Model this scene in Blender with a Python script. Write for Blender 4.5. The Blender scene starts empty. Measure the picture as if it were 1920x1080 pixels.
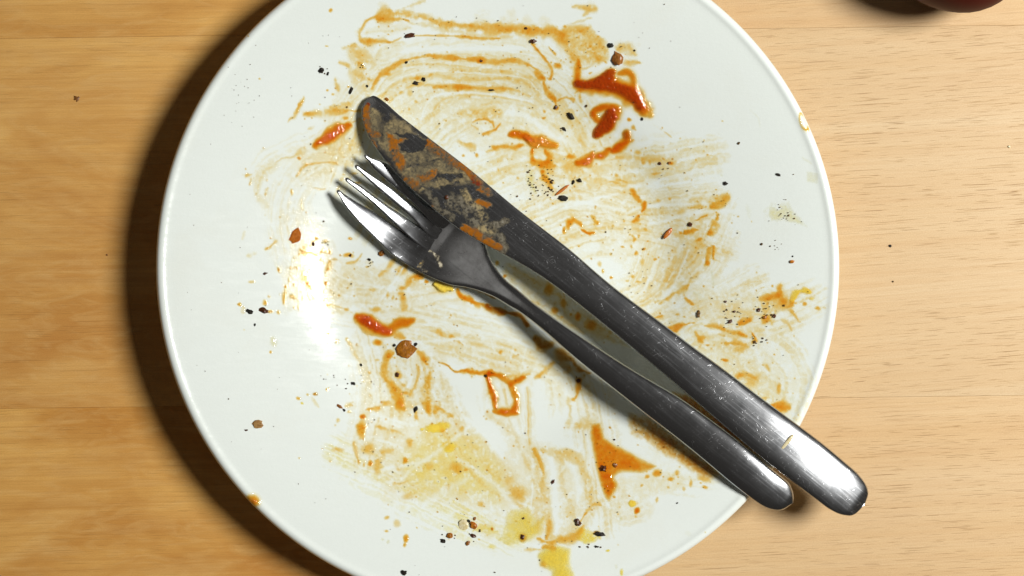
import bpy, math, random
import numpy as np
from mathutils import Vector

random.seed(7)
rng = np.random.default_rng(11)
SC = bpy.context.scene
COL = SC.collection

# ------------------------------------------------------------------ camera, world, lamp, exposure
CAM_H = 0.60                 # camera height above the table top
PX = 0.00019                 # metres on the table top per photograph pixel
cam_d = bpy.data.cameras.new('camera')
cam_d.sensor_width = 36.0
cam_d.lens = 36.0 * CAM_H / (1920 * PX)
cam_d.clip_start = 0.01
cam_d.clip_end = 50.0
cam = bpy.data.objects.new('camera', cam_d)
cam.location = (0, 0, CAM_H)
COL.objects.link(cam)
SC.camera = cam

world = bpy.data.worlds.new('World')
SC.world = world
world.use_nodes = True
bg = world.node_tree.nodes['Background']
bg.inputs['Color'].default_value = (1.0, 0.90, 0.80, 1)
bg.inputs['Strength'].default_value = 0.038

lamp_d = bpy.data.lights.new('kitchen_lamp', 'AREA')
lamp_d.shape = 'DISK'
lamp_d.size = 0.30
lamp_d.energy = 13.5
lamp_d.color = (1.0, 0.985, 0.96)
lamp = bpy.data.objects.new('kitchen_lamp', lamp_d)
lamp.location = (0.63, 0.1125, 0.81)
lamp.rotation_euler = (Vector((0, 0, 0)) - Vector(lamp.location)).to_track_quat('-Z', 'Y').to_euler()
COL.objects.link(lamp)

# unseen dim area lamp, added to put a grey sheen in the neck of the fork
neck_fill_d = bpy.data.lights.new('neck_fill_light', 'AREA')
neck_fill_d.shape = 'RECTANGLE'; neck_fill_d.size = 0.62; neck_fill_d.size_y = 0.46
neck_fill_d.energy = 0.30
neck_fill_d.color = (1.0, 0.95, 0.88)
neck_fill = bpy.data.objects.new('neck_fill_light', neck_fill_d)
neck_fill.location = (-0.85, 0.55, 2.1)
neck_fill.rotation_euler = (Vector((0, 0, 0)) - Vector(neck_fill.location)).to_track_quat('-Z', 'Y').to_euler()
COL.objects.link(neck_fill)

SC.view_settings.view_transform = 'Standard'
SC.view_settings.look = 'None'
SC.view_settings.exposure = 0.0
SC.view_settings.gamma = 1.0
SC.cycles.transparent_max_bounces = 16
SC.cycles.max_bounces = 8

# ------------------------------------------------------------------ small helpers
def lin(r, g, b):
    f = lambda c: c / 12.92 if c <= 0.04045 else ((c + 0.055) / 1.055) ** 2.4
    return (f(r / 255), f(g / 255), f(b / 255))

def tag(o, label=None, cat=None, group=None, kind=None):
    if label: o['label'] = label
    if cat: o['category'] = cat
    if group: o['group'] = group
    if kind: o['kind'] = kind
    return o

def empty(name, loc=(0, 0, 0), rz=0.0):
    o = bpy.data.objects.new(name, None)
    o.location = loc
    o.rotation_euler = (0, 0, rz)
    COL.objects.link(o)
    return o

def mesh_np(name, verts, quads, mat, parent=None, smooth=True):
    """quads: (n,4) int array (or list of faces)"""
    me = bpy.data.meshes.new(name)
    if isinstance(quads, np.ndarray):
        n = len(quads)
        me.vertices.add(len(verts))
        me.vertices.foreach_set('co', np.asarray(verts, np.float32).ravel())
        me.loops.add(n * 4)
        me.loops.foreach_set('vertex_index', quads.astype(np.int32).ravel())
        me.polygons.add(n)
        me.polygons.foreach_set('loop_start', np.arange(0, n * 4, 4, dtype=np.int32))
        me.update(calc_edges=True)
    else:
        me.from_pydata([tuple(v) for v in verts], [], quads)
        me.update()
    if smooth:
        me.polygons.foreach_set('use_smooth', np.ones(len(me.polygons), bool))
    me.materials.append(mat)
    o = bpy.data.objects.new(name, me)
    COL.objects.link(o)
    if parent:
        o.parent = parent
    return o

def new_mat(name):
    m = bpy.data.materials.new(name)
    m.use_nodes = True
    nt = m.node_tree
    nt.nodes.clear()
    return m, nt

class NT:
    """tiny node helper"""
    def __init__(s, nt): s.nt = nt
    def n(s, typ, **kw):
        nd = s.nt.nodes.new(typ)
        for k, v in kw.items():
            if k.startswith('i_'):
                nd.inputs[k[2:].replace('_', ' ')].default_value = v
            else:
                setattr(nd, k, v)
        return nd
    def l(s, a, b): s.nt.links.new(a, b)
    def math(s, op, a, b=None, c=None, clamp=False):
        nd = s.nt.nodes.new('ShaderNodeMath'); nd.operation = op; nd.use_clamp = clamp
        for i, v in enumerate((a, b, c)):
            if v is None: continue
            if isinstance(v, (int, float)): nd.inputs[i].default_value = v
            else: s.l(v, nd.inputs[i])
        return nd.outputs[0]
    def mix(s, fac, a, b, blend='MIX'):
        nd = s.nt.nodes.new('ShaderNodeMix'); nd.data_type = 'RGBA'; nd.blend_type = blend
        for i, v in ((0, fac), (6, a), (7, b)):
            if isinstance(v, (int, float)): nd.inputs[i].default_value = v
            elif isinstance(v, tuple): nd.inputs[i].default_value = (*v[:3], 1)
            else: s.l(v, nd.inputs[i])
        return nd.outputs[2]
    def ramp(s, fac, stops):
        nd = s.nt.nodes.new('ShaderNodeValToRGB')
        cr = nd.color_ramp
        while len(cr.elements) < len(stops): cr.elements.new(0.5)
        for e, (p, c) in zip(cr.elements, stops):
            e.position = p
            e.color = (c, c, c, 1) if isinstance(c, (int, float)) else (*c[:3], 1)
        s.l(fac, nd.inputs[0])
        return nd.outputs[0]
    def noise(s, vec, scale, detail=2.0, rough=0.5, dist=0.0):
        nd = s.n('ShaderNodeTexNoise')
        nd.inputs['Scale'].default_value = scale
        nd.inputs['Detail'].default_value = detail
        nd.inputs['Roughness'].default_value = rough
        nd.inputs['Distortion'].default_value = dist
        if vec is not None: s.l(vec, nd.inputs['Vector'])
        return nd.outputs['Fac']
    def mapping(s, vec, scale=(1, 1, 1), rot=(0, 0, 0), loc=(0, 0, 0)):
        nd = s.n('ShaderNodeMapping')
        nd.inputs['Scale'].default_value = scale
        nd.inputs['Rotation'].default_value = rot
        nd.inputs['Location'].default_value = loc
        s.l(vec, nd.inputs['Vector'])
        return nd.outputs[0]
    def bump(s, h, strength, dist, normal=None):
        nd = s.n('ShaderNodeBump')
        nd.inputs['Strength'].default_value = strength
        nd.inputs['Distance'].default_value = dist
        s.l(h, nd.inputs['Height'])
        if normal is not None: s.l(normal, nd.inputs['Normal'])
        return nd.outputs[0]

def unproj(u, v, z):
    """photograph pixel at height z -> table coordinates (metres)"""
    k = PX * (1 - z / CAM_H)
    return (np.asarray(u) - 960) * k, -(np.asarray(v) - 540) * k

# ------------------------------------------------------------------ materials of the setting
def wood_material():
    m, nt = new_mat('beech_wood'); N = NT(nt)
    out = N.n('ShaderNodeOutputMaterial'); b = N.n('ShaderNodeBsdfPrincipled')
    N.l(b.outputs[0], out.inputs[0])
    tc = N.n('ShaderNodeTexCoord'); oi = N.n('ShaderNodeObjectInfo')
    obj = tc.outputs['Object']
    # every plank has its own piece of the pattern
    comb = N.n('ShaderNodeCombineXYZ')
    N.l(N.math('MULTIPLY', oi.outputs['Random'], 37.0), comb.inputs[0])
    N.l(N.math('MULTIPLY', oi.outputs['Random'], 11.0), comb.inputs[1])
    add = N.n('ShaderNodeVectorMath'); add.operation = 'ADD'
    N.l(obj, add.inputs[0]); N.l(comb.outputs[0], add.inputs[1])
    sep = N.n('ShaderNodeSeparateColor'); N.l(oi.outputs['Color'], sep.inputs[0])
    tilt = N.n('ShaderNodeVectorRotate'); tilt.rotation_type = 'Z_AXIS'
    N.l(add.outputs[0], tilt.inputs['Vector'])
    N.l(N.math('MULTIPLY', N.math('SUBTRACT', sep.outputs[2], 0.5), -0.16), tilt.inputs['Angle'])
    # slow waviness of the grain
    wv = N.n('ShaderNodeTexNoise'); wv.inputs['Scale'].default_value = 9.0; wv.inputs['Detail'].default_value = 1.0
    N.l(N.mapping(tilt.outputs[0], (0.35, 1.0, 1)), wv.inputs['Vector'])
    ws = N.n('ShaderNodeVectorMath'); ws.operation = 'MULTIPLY_ADD'
    N.l(wv.outputs['Color'], ws.inputs[0]); ws.inputs[1].default_value = (0.0, 0.010, 0)
    N.l(tilt.outputs[0], ws.inputs[2])
    p = ws.outputs[0]
    broad = N.noise(N.mapping(p, (1.2, 30, 1)), 1.6, 5, 0.65)
    band = N.noise(N.mapping(p, (4, 210, 1)), 1.5, 3, 0.6)
    fibre = N.noise(N.mapping(p, (9, 1300, 1)), 1.6, 3, 0.65)
    mott = N.noise(N.mapping(p, (0.8, 1.5, 1)), 13.0, 4, 0.62, 0.8)
    curl = N.noise(N.mapping(p, (55, 210, 1)), 1.0, 3, 0.6, 1.2)
    light = lin(217, 195, 156); dark = lin(207, 176, 129)
    c = N.mix(N.ramp(broad, [(0.3, 0.0), (0.7, 1.0)]), light, dark)
    c = N.mix(N.math('MULTIPLY', N.ramp(band, [(0.42, 0.0), (0.72, 1.0)]), 0.45), c, lin(206, 174, 128))
    c = N.mix(N.math('MULTIPLY', N.ramp(fibre, [(0.35, 0.0), (0.75, 1.0)]), 0.42), c, lin(192, 156, 108))
    # plank tone: object colour red channel = how much orange tone painting in the lamp falloff, green = how strongly figured
    falloff_tone = N.mix(N.ramp(mott, [(0.32, 0.0), (0.68, 1.0)]), lin(200, 134, 48), lin(244, 192, 104))
    falloff_tone = N.mix(N.math('MULTIPLY', N.ramp(curl, [(0.45, 0.0), (0.7, 1.0)]), 0.45), falloff_tone, lin(238, 194, 120))
    falloff_tone = N.mix(N.math('MULTIPLY', N.ramp(fibre, [(0.4, 0.0), (0.8, 1.0)]), 0.30), falloff_tone, lin(170, 108, 40))
    falloff_tone = N.mix(N.math('MULTIPLY', N.ramp(band, [(0.45, 0.0), (0.75, 1.0)]), 0.35), falloff_tone, lin(184, 122, 48))
    c = N.mix(sep.outputs[0], c, falloff_tone)
    # vessel pores: short dark dashes
    pore1 = N.noise(N.mapping(p, (95, 3100, 1)), 1.0, 1, 0.5)
    pore2 = N.noise(N.mapping(p, (48, 2300, 1), loc=(3.1, 7.7, 0)), 1.0, 1, 0.5)
    patch = N.ramp(N.noise(N.mapping(p, (6, 24, 1), loc=(1, 5, 0)), 1.6, 2, 0.5), [(0.34, 0.25), (0.60, 1.0)])
    pores = N.math('MAXIMUM', N.ramp(pore1, [(0.65, 0.0), (0.70, 1.0)]), N.ramp(pore2, [(0.67, 0.0), (0.72, 1.0)]))
    pores = N.math('MULTIPLY', pores, patch)
    pores = N.math('MULTIPLY', pores, sep.outputs[1])
    c = N.mix(N.math('MULTIPLY', pores, 0.62), c, lin(128, 84, 38))
    # fine dirt and oil mottling so that the plank is not one even tone
    grit = N.noise(p, 2600.0, 2, 0.7)
    c = N.mix(N.ramp(grit, [(0.30, 0.26), (0.62, 0.0)]), c, lin(150, 100, 50))
    N.l(c, b.inputs['Base Color'])
    ro = N.math('MULTIPLY_ADD', fibre, 0.18, 0.42)
    N.l(ro, b.inputs['Roughness'])
    b.inputs['Specular IOR Level'].default_value = 0.30
    h = N.math('SUBTRACT', N.math('MULTIPLY', fibre, 0.5), pores)
    N.l(N.bump(h, 0.35, 0.0002), b.inputs['Normal'])
    return m

def glaze_material():
    m, nt = new_mat('white_glaze'); N = NT(nt)
    out = N.n('ShaderNodeOutputMaterial'); b = N.n('ShaderNodeBsdfPrincipled')
    N.l(b.outputs[0], out.inputs[0])
    tc = N.n('ShaderNodeTexCoord')
    n1 = N.noise(tc.outputs['Object'], 900.0, 2, 0.6)
    n2 = N.noise(tc.outputs['Object'], 2400.0, 1, 0.6)
    grime = N.noise(tc.outputs['Object'], 26.0, 5, 0.65, 0.6)
    c = N.mix(N.ramp(n2, [(0.3, 0.05), (0.6, 0.0)]), lin(230, 237, 231), lin(190, 196, 186))
    c = N.mix(N.ramp(grime, [(0.52, 0.0), (0.75, 0.10)]), c, lin(214, 206, 176))
    N.l(c, b.inputs['Base Color'])
    smear = N.noise(N.mapping(tc.outputs['Object'], (90, 420, 1), rot=(0, 0, 0.9)), 1.0, 4, 0.65, 0.8)
    N.l(N.math('ADD', N.math('MULTIPLY', N.ramp(smear, [(0.42, 0.0), (0.62, 1.0)]), 0.16), N.math('MULTIPLY_ADD', N.noise(tc.outputs['Object'], 60.0, 4, 0.6), 0.10, 0.05)), b.inputs['Roughness'])
    b.inputs['Specular IOR Level'].default_value = 0.4
    N.l(N.bump(N.math('ADD', n1, N.math('MULTIPLY', smear, 1.4)), 0.14, 0.0002), b.inputs['Normal'])
    return m

def steel_material(name, rough=0.2, scr=1.0, ang=-0.68):
    m, nt = new_mat(name); N = NT(nt)
    out = N.n('ShaderNodeOutputMaterial'); b = N.n('ShaderNodeBsdfPrincipled')
    N.l(b.outputs[0], out.inputs[0])
    b.inputs['Metallic'].default_value = 1.0
    tc = N.n('ShaderNodeTexCoord')
    o = tc.outputs['Object']
    r1 = N.mapping(N.mapping(o, rot=(0, 0, -ang)), (60, 1500, 200))
    r2 = N.mapping(N.mapping(o, rot=(0, 0, -ang - 1.1)), (420, 5200, 300))
    r3 = N.mapping(N.mapping(o, rot=(0, 0, -ang + 0.5)), (380, 4600, 300))
    cloud = N.noise(o, 160.0, 4, 0.65)
    s1 = N.ramp(N.noise(r1, 1.0, 2, 0.6), [(0.5, 0.0), (0.75, 1.0)])
    s2 = N.ramp(N.noise(r2, 1.0, 1, 0.5), [(0.70, 0.0), (0.76, 1.0)])
    s3 = N.ramp(N.noise(r3, 1.0, 1, 0.5), [(0.70, 0.0), (0.76, 1.0)])
    scm = N.math('MULTIPLY', N.math('MULTIPLY', N.math('ADD', s2, s3, clamp=True), 0.55), N.ramp(cloud, [(0.42, 0.0), (0.62, 1.0)]))
    c = N.mix(N.ramp(cloud, [(0.35, 0.0), (0.7, 1.0)]), lin(194, 197, 200), lin(172, 173, 174))
    N.l(c, b.inputs['Base Color'])
    ro = N.math('ADD', N.math('MULTIPLY_ADD', cloud, 0.16, rough - 0.06), N.math('MULTIPLY', s1, 0.06 * scr))
    ro = N.math('ADD', ro, N.math('MULTIPLY', scm, 0.25 * scr), clamp=True)
    N.l(ro, b.inputs['Roughness'])
    h = N.math('ADD', N.math('MULTIPLY', s1, 0.09), scm)
    N.l(N.bump(h, 0.35 * scr, 0.00005), b.inputs['Normal'])
    return m

M_WOOD = wood_material()
M_GLAZE = glaze_material()
M_STEEL_KNIFE = steel_material('worn_knife_steel', 0.19, 1.1)
M_STEEL_FORK = steel_material('polished_fork_steel', 0.17, 0.8)

# ------------------------------------------------------------------ table top of glued planks
table = empty('table_top', (0, 0, 0), math.radians(0.75))
tag(table, 'pale wooden table top of wide glued planks with horizontal grain', 'table top', kind='structure')
PW = 694 * PX
def plank(x0, x1, y0, y1, falloff_tone, figure, tilt):
    g, bv, th = 0.00002, 0.00007, 0.022
    x0 += g; x1 -= g; y0 += g; y1 -= g
    cx, cy = (x0 + x1) / 2, (y0 + y1) / 2
    hx, hy = (x1 - x0) / 2, (y1 - y0) / 2
    v, f = [], []
    for hz, ix in ((-th, 0), (-bv, 0), (0, bv)):
        for sx, sy in ((-1, -1), (1, -1), (1, 1), (-1, 1)):
            v.append((sx * (hx - ix), sy * (hy - ix), hz))
    f.append((3, 2, 1, 0)); f.append((8, 9, 10, 11))
    for k in (0, 4):
        for i in range(4):
            j = (i + 1) % 4
            f.append((k + i, k + j, k + 4 + j, k + 4 + i))
    o = mesh_np('plank', v, f, M_WOOD, table, smooth=False)
    o.location = (cx, cy, 0)
    o.color = (falloff_tone, figure, tilt, 1)
    return o
y_seam = -(742 - 540) * PX - 0.0022
rows = [y_seam + PW * k for k in range(-3, 5)]
joints = [-0.03, 0.02, -0.01, -0.02, 0.015, 0.0, -0.025]
falloff_tones = [0.85, 0.9, 0.92, 0.86, 0.9, 0.8, 0.9]  # left planks deeper toned: lamp falloff painted into the wood colour
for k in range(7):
    plank(-0.75, joints[k], rows[k], rows[k + 1], falloff_tones[k], 0.45, 0.5)
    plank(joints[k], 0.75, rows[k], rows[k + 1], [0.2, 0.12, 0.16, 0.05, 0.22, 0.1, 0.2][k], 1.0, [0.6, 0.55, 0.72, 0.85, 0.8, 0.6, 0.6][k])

# ------------------------------------------------------------------ plate
BASE0 = 0.0034
_kr = [0, 262, 300, 335, 358, 385, 425, 480, 560, 612, 619, 626, 629, 632]
_ks = [0, 0.0, 7, 18.5, 22.6, 18.5, 15.5, 15, 14.5, 13.5, 15, 27, 16, 2.0]      # slope in degrees at that radius (photograph pixels)
_r = np.arange(0, 633, 1.0)
_sl = np.tan(np.radians(np.interp(_r, _kr, _ks)))
_rise = np.concatenate([[0], np.cumsum((_sl[1:] + _sl[:-1]) / 2)])
RIM_Z = BASE0 + float(_rise[-1]) * PX * 0.963
KR = PX * (1 - RIM_Z / CAM_H)
PCX, PCY = (933 - 960) * KR, -(500 - 540) * KR
PR, PZ = _r * KR, BASE0 + _rise * KR
BASE_Z = float(PZ[0])
def plate_z(x, y):
    r = np.hypot(np.asarray(x) - PCX, np.asarray(y) - PCY)
    z = np.interp(r, PR, PZ)
    over = np.clip((r - PR[-1]) / (643 * KR - PR[-1]), 0, 1)
    return z - 0.0024 * (1 - np.sqrt(1 - over ** 2 * 0.999))
def on_plate(u, v):
    z = np.full(np.shape(u), 0.01)
    for _ in range(6):
        x, y = unproj(u, v, z)
        z = plate_z(x, y)
    return x, y, z

def build_plate():
    prof = []
    for r in list(range(0, 260, 20)) + list(range(260, 608, 6)) + list(range(608, 632, 2)):
        prof.append((r * KR, float(np.interp(r * KR, PR, PZ))))
    for a in np.linspace(0, 1, 9):
        ang = a * math.pi / 2
        prof.append(((632 + 11 * math.sin(ang)) * KR, RIM_Z - 0.0024 * (1 - math.cos(ang))))
    for a in np.linspace(0.2, 1, 5):
        ang = a * math.pi / 2
        prof.append(((643 - 9 * (1 - math.cos(ang))) * KR, RIM_Z - 0.0024 - 0.0018 * math.sin(ang)))
    for r in (600, 560, 500, 460, 430, 400, 370):
        prof.append((r * KR, float(np.interp(r * KR, PR, PZ)) - 0.0044))
    prof += [(345 * KR, 0.0020), (343 * KR, 0.0004), (338 * KR, 0.0), (330 * KR, 0.0002), (326 * KR, 0.0018), (0.0, 0.0020)]
    seg = 320
    n = len(prof)
    a = np.linspace(0, 2 * math.pi, seg, endpoint=False)
    R = np.array([p[0] for p in prof]); Z = np.array([p[1] for p in prof])
    R[0] = R[-1] = 1e-6
    V = np.stack([R[:, None] * np.cos(a), R[:, None] * np.sin(a), np.repeat(Z[:, None], seg, 1)], -1).reshape(-1, 3)
    i = np.arange(n - 1)[:, None]; j = np.arange(seg)[None]
    j2 = (j + 1) % seg
    Q = np.stack([i * seg + j + 0 * j2, i * seg + seg + j + 0 * j2, i * seg + seg + j2, i * seg + j2], -1).reshape(-1, 4)
    Q = Q[:, [0, 1, 2, 3]]
    o = mesh_np('dinner_plate', V, Q, M_GLAZE)
    o.location = (PCX, PCY, 0)
    return o
print('RIM_Z', RIM_Z)
plate = tag(build_plate(), 'large round white glazed plate smeared with sauce on the wooden table', 'plate')

def knot(u, v, r, par):
    m = NTM = None
    m, nt = new_mat('knot_wood'); N = NT(nt)
    out = N.n('ShaderNodeOutputMaterial'); b = N.n('ShaderNodeBsdfPrincipled'); N.l(b.outputs[0], out.inputs[0])
    tc = N.n('ShaderNodeTexCoord')
    N.l(N.mix(N.noise(tc.outputs['Object'], 1800.0, 3, .6), lin(92, 54, 18), lin(140, 90, 36)), b.inputs['Base Color']); b.inputs['Roughness'].default_value = .5
    x, y = (float(c) for c in unproj(u, v, 0.0))
    g = np.random.default_rng(int(u)); n = 20
    V = [(0, 0, .00010)]; 
    for k in range(n):
        a = 2 * math.pi * k / n; rr = r * PX * (1 + .25 * g.normal())
        V.append((rr * 1.2 * math.cos(a), rr * math.sin(a), .00003))
    for k in range(n):
        V.append((V[1 + k][0] * 1.1, V[1 + k][1] * 1.1, -.0002))
    Fc = [(0, 1 + k, 1 + (k + 1) % n) for k in range(n)] + [(1 + k, 1 + n + k, 1 + n + (k + 1) % n, 1 + (k + 1) % n) for k in range(n)]
    o = mesh_np('knot', V, Fc, m, par)
    inv = (par.matrix_world if False else par).location
    c, s_ = math.cos(-table.rotation_euler.z), math.sin(-table.rotation_euler.z)
    o.location = (x * c - y * s_ - par.location.x, x * s_ + y * c - par.location.y, 0)
left_planks = [o for o in table.children if o.location.x < 0]
mid = min(left_planks, key=lambda o: abs(o.location.y - 0.03))
knot(143, 185, 5.2, mid); knot(200, 478, 1.8, mid)

# ------------------------------------------------------------------ sauce: paint a thickness map, then build it as a real film on the china
X0, Y0, WW, HH = 270, -70, 1320, 1230        # painted area in photograph pixels

def smooth(a, b, x):
    t = np.clip((x - a) / (b - a), 0, 1)
    return t * t * (3 - 2 * t)

def vnoise(scale, seed, shape=None, ax=1.0, ay=1.0):
    """smooth value noise over the painted area; scale in pixels"""
    h, w = shape or (HH, WW)
    g = np.random.default_rng(seed)
    sx, sy = scale * ax, scale * ay
    gw, gh = int(w / sx) + 3, int(h / sy) + 3
    T = g.random((gh, gw)).astype(np.float32)
    x = np.arange(w) / sx; y = np.arange(h) / sy
    xi = x.astype(int); yi = y.astype(int)
    fx = (x - xi); fy = (y - yi)
    fx = (fx * fx * (3 - 2 * fx)).astype(np.float32); fy = (fy * fy * (3 - 2 * fy)).astype(np.float32)
    a = T[yi][:, xi]; b = T[yi][:, xi + 1]; c = T[yi + 1][:, xi]; d = T[yi + 1][:, xi + 1]
    top = a + (b - a) * fx[None]; bot = c + (d - c) * fx[None]
    return top + (bot - top) * fy[:, None]

def fbm(scale, seed, octs=3, gain=0.55, **kw):
    s = 0; amp = 1; tot = 0
    for k in range(octs):
        s = s + amp * vnoise(max(scale / 2 ** k, 1.01), seed + k * 17, **kw); tot += amp; amp *= gain
    return s / tot

GY, GX = np.mgrid[0:HH, 0:WW].astype(np.float32)
GX += X0; GY += Y0
WARPX = ((fbm(22, 1, 4, 0.62) - 0.5) * 15).astype(np.float32)
WARPY = ((fbm(22, 2, 4, 0.62) - 0.5) * 15).astype(np.float32)
GRAIN = fbm(3.2, 5, 2, 0.6)
GRAIN2 = fbm(9, 9, 3, 0.6)
CLUMP = fbm(26, 21, 3, 0.6)
SWELL = fbm(30, 41, 3, 0.6)

REG = dict(A=(560, 0, .22965), B=(960, 0, .22965), C=(440, 160, .22965), D=(860, 180, .22965), E=(1160, 180, .22965),
           F=(440, 400, .22965), G=(860, 380, .22965), H=(1160, 400, .22965), I=(440, 560, .22965), J=(760, 600, .22965),
           K=(1160, 600, .3519), L=(600, 780, .27778), M=(960, 780, .27778), N=(620, 160, .3147), P=(0, 0, 1.0), T=(600, 270, .30565))

def topx(reg, pts):
    x0, y0, k = REG[reg]
    if isinstance(pts, str):
        pts = [tuple(float(c) for c in q.split(',')) for q in pts.split()]
    return np.array([(x0 + a * k, y0 + b * k) for a, b in pts], np.float32), k

def catmull(P, step):
    if len(P) == 1: return P
    if len(P) == 2:
        n = max(2, int(np.hypot(*(P[1] - P[0])) / step) + 1)
        t = np.linspace(0, 1, n)[:, None]
        return P[0] + (P[1] - P[0]) * t
    Q = np.vstack([2 * P[0] - P[1], P, 2 * P[-1] - P[-2]])
    out = []
    for i in range(1, len(Q) - 2):
        n = max(2, int(np.hypot(*(Q[i + 1] - Q[i])) / step) + 1)
        t = np.linspace(0, 1, n, endpoint=False)[:, None]
        p0, p1, p2, p3 = Q[i - 1], Q[i], Q[i + 1], Q[i + 2]
        out.append(0.5 * ((2 * p1) + (-p0 + p2) * t + (2 * p0 - 5 * p1 + 4 * p2 - p3) * t ** 2 + (-p0 + 3 * p1 - 3 * p2 + p3) * t ** 3))
    out.append(P[-1:])
    return np.vstack(out)

class Layer:
    """o: tomato orange, y: egg yellow, b: brown, n: olive grease; thickness maps"""
    def __init__(s):
        s.m = {k: np.zeros((HH, WW), np.float32) for k in 'oybn'}
        s.k = 0; s.sw = 1.0
    def _put(s, sl, val, c):
        for ch, f in {'o': (('o', 1),), 'y': (('y', 1),), 'b': (('b', 1),), 'n': (('n', 1),),
                      'a': (('o', .70), ('y', .32)), 'r': (('o', 1.0), ('b', .35))}[c]:
            m = s.m[ch][sl]; v = val * f
            s.m[ch][sl] = np.maximum(m, v) + 0.35 * np.minimum(m, v)
    def _win(s, P, pad):
        x0 = int(max(P[:, 0].min() - pad - X0, 0)); x1 = int(min(P[:, 0].max() + pad - X0 + 1, WW))
        y0 = int(max(P[:, 1].min() - pad - Y0, 0)); y1 = int(min(P[:, 1].max() + pad - Y0 + 1, HH))
        return (slice(y0, y1), slice(x0, x1)) if x1 > x0 and y1 > y0 else None
    def s(s, reg, pts, w, d, c='o', soft=0.95, streak=0.0, per=5.0, warp=0.7, taper=0.35, wipe=False, gr=0.5, swell=1.0):
        """a stroke; w in units of the region"""
        s.k += 1
        P, k = topx(reg, pts); hw = w * k / 2 * (1.0 if wipe else 1.3)
        C = catmull(P, max(1.5, hw / 3)).astype(np.float32)
        halo = (not wipe) and streak == 0 and d >= .2
        sl = s._win(C, hw * (3.0 if halo else 1.5) + 12)
        if sl is None: return
        x = GX[sl] + WARPX[sl] * warp; y = GY[sl] + WARPY[sl] * warp
        best = np.full(x.shape, 1e9, np.float32); idx = np.zeros(x.shape, np.int32)
        for i, (cx, cy) in enumerate(C):
            dd = (x - cx) ** 2 + (y - cy) ** 2
            mk = dd < best
            best[mk] = dd[mk]; idx[mk] = i
        t = idx / max(len(C) - 1, 1)
        tan = np.gradient(C, axis=0) if len(C) > 1 else np.array([[1, 0]], np.float32)
        tan = tan / (np.hypot(tan[:, 0], tan[:, 1])[:, None] + 1e-6)
        ds = (x - C[idx, 0]) * -tan[idx, 1] + (y - C[idx, 1]) * tan[idx, 0]
        dist = np.sqrt(best)
        loc = hw * (1 - taper * (np.abs(t * 2 - 1) ** 3))
        if not wipe and streak == 0: loc = loc * np.clip(1 + swell * s.sw * (SWELL[sl] - 0.5) * 3.2, .35, 1.8)
        prof = smooth(1.0 + 0.15, 1.0 - soft, dist / loc)
        if streak > 0:
            g = np.random.default_rng(1000 + s.k)
            tab = g.random(256).astype(np.float32)
            q = (ds / per + 100 + (CLUMP[sl] - 0.5) * 1.2)
            qi = np.floor(q).astype(int); f = q - qi; f = f * f * (3 - 2 * f)
            sn = tab[qi % 256] * (1 - f) + tab[(qi + 1) % 256] * f
            q2 = q * 2.7; qi = np.floor(q2).astype(int); f = q2 - qi
            sn = 0.65 * sn + 0.35 * (tab[(qi + 77) % 256] * (1 - f) + tab[(qi + 78) % 256] * f)
            prof = prof * (1 - streak + streak * smooth(0.35, 0.75, sn) * 1.5)
        if wipe:
            for ch in 'oybn': s.m[ch][sl] *= (1 - np.clip(prof * d, 0, 1))
            return
        g = 1 + gr * ((GRAIN[sl] - 0.5) * 1.2 + (GRAIN2[sl] - 0.5) * 1.6)
        g = g * (1 + gr * (CLUMP[sl] - 0.5) * 1.8)
        s._put(sl, prof * d * np.clip(g, 0.1, 2), c)
        if halo:
            hp = smooth(2.4, 0.2, dist / loc) ** 1.5 * (0.35 + 1.3 * CLUMP[sl]) * (0.6 + 0.8 * GRAIN[sl])
            s._put(sl, hp * min(0.13 * d + .01, .08), 'a' if c in 'oary' else c)
    def b(s, reg, x, y, rx, d, c='o', ry=None, rot=0, soft=0.95, warp=0.6, gr=0.4):
        P, k = topx(reg, [(x, y)]); rx *= k; ry = (ry * k) if ry else rx
        sl = s._win(P, max(rx, ry) * 1.5 + 8)
        if sl is None: return
        dx = GX[sl] + WARPX[sl] * warp - P[0, 0]; dy = GY[sl] + WARPY[sl] * warp - P[0, 1]
        ca, sa = math.cos(rot), math.sin(rot)
        q = np.hypot((dx * ca + dy * sa) / rx, (-dx * sa + dy * ca) / ry)
        g = 1 + gr * ((GRAIN[sl] - 0.5) + (GRAIN2[sl] - 0.5) * 1.5)
        s._put(sl, smooth(1.15, 1.15 - soft, q) * d * g, c)
    def p(s, reg, pts, d, c='o', soft=6.0, warp=1.0, gr=0.8, streak=0.0, ang=0.0, per=5.0, wipe=False):
        """a filled outline with a soft edge (soft in photograph pixels)"""
        s.k += 1
        P, k = topx(reg, pts)
        sl = s._win(P, soft + 12)
        if sl is None: return
        x = GX[sl] + WARPX[sl] * warp; y = GY[sl] + WARPY[sl] * warp
        ins = np.zeros(x.shape, bool); dm = np.full(x.shape, 1e9, np.float32)
        for i in range(len(P)):
            x1, y1 = P[i]; x2, y2 = P[(i + 1) % len(P)]
            ex, ey = x2 - x1, y2 - y1
            t = np.clip(((x - x1) * ex + (y - y1) * ey) / (ex * ex + ey * ey + 1e-6), 0, 1)
            dm = np.minimum(dm, (x - x1 - t * ex) ** 2 + (y - y1 - t * ey) ** 2)
            if y1 != y2:
                cr = ((y1 > y) != (y2 > y)) & (x < (x2 - x1) * (y - y1) / (y2 - y1) + x1)
                ins ^= cr
        sd = np.sqrt(dm) * np.where(ins, 1, -1)
        prof = smooth(-soft * 0.5, soft, sd)
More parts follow.
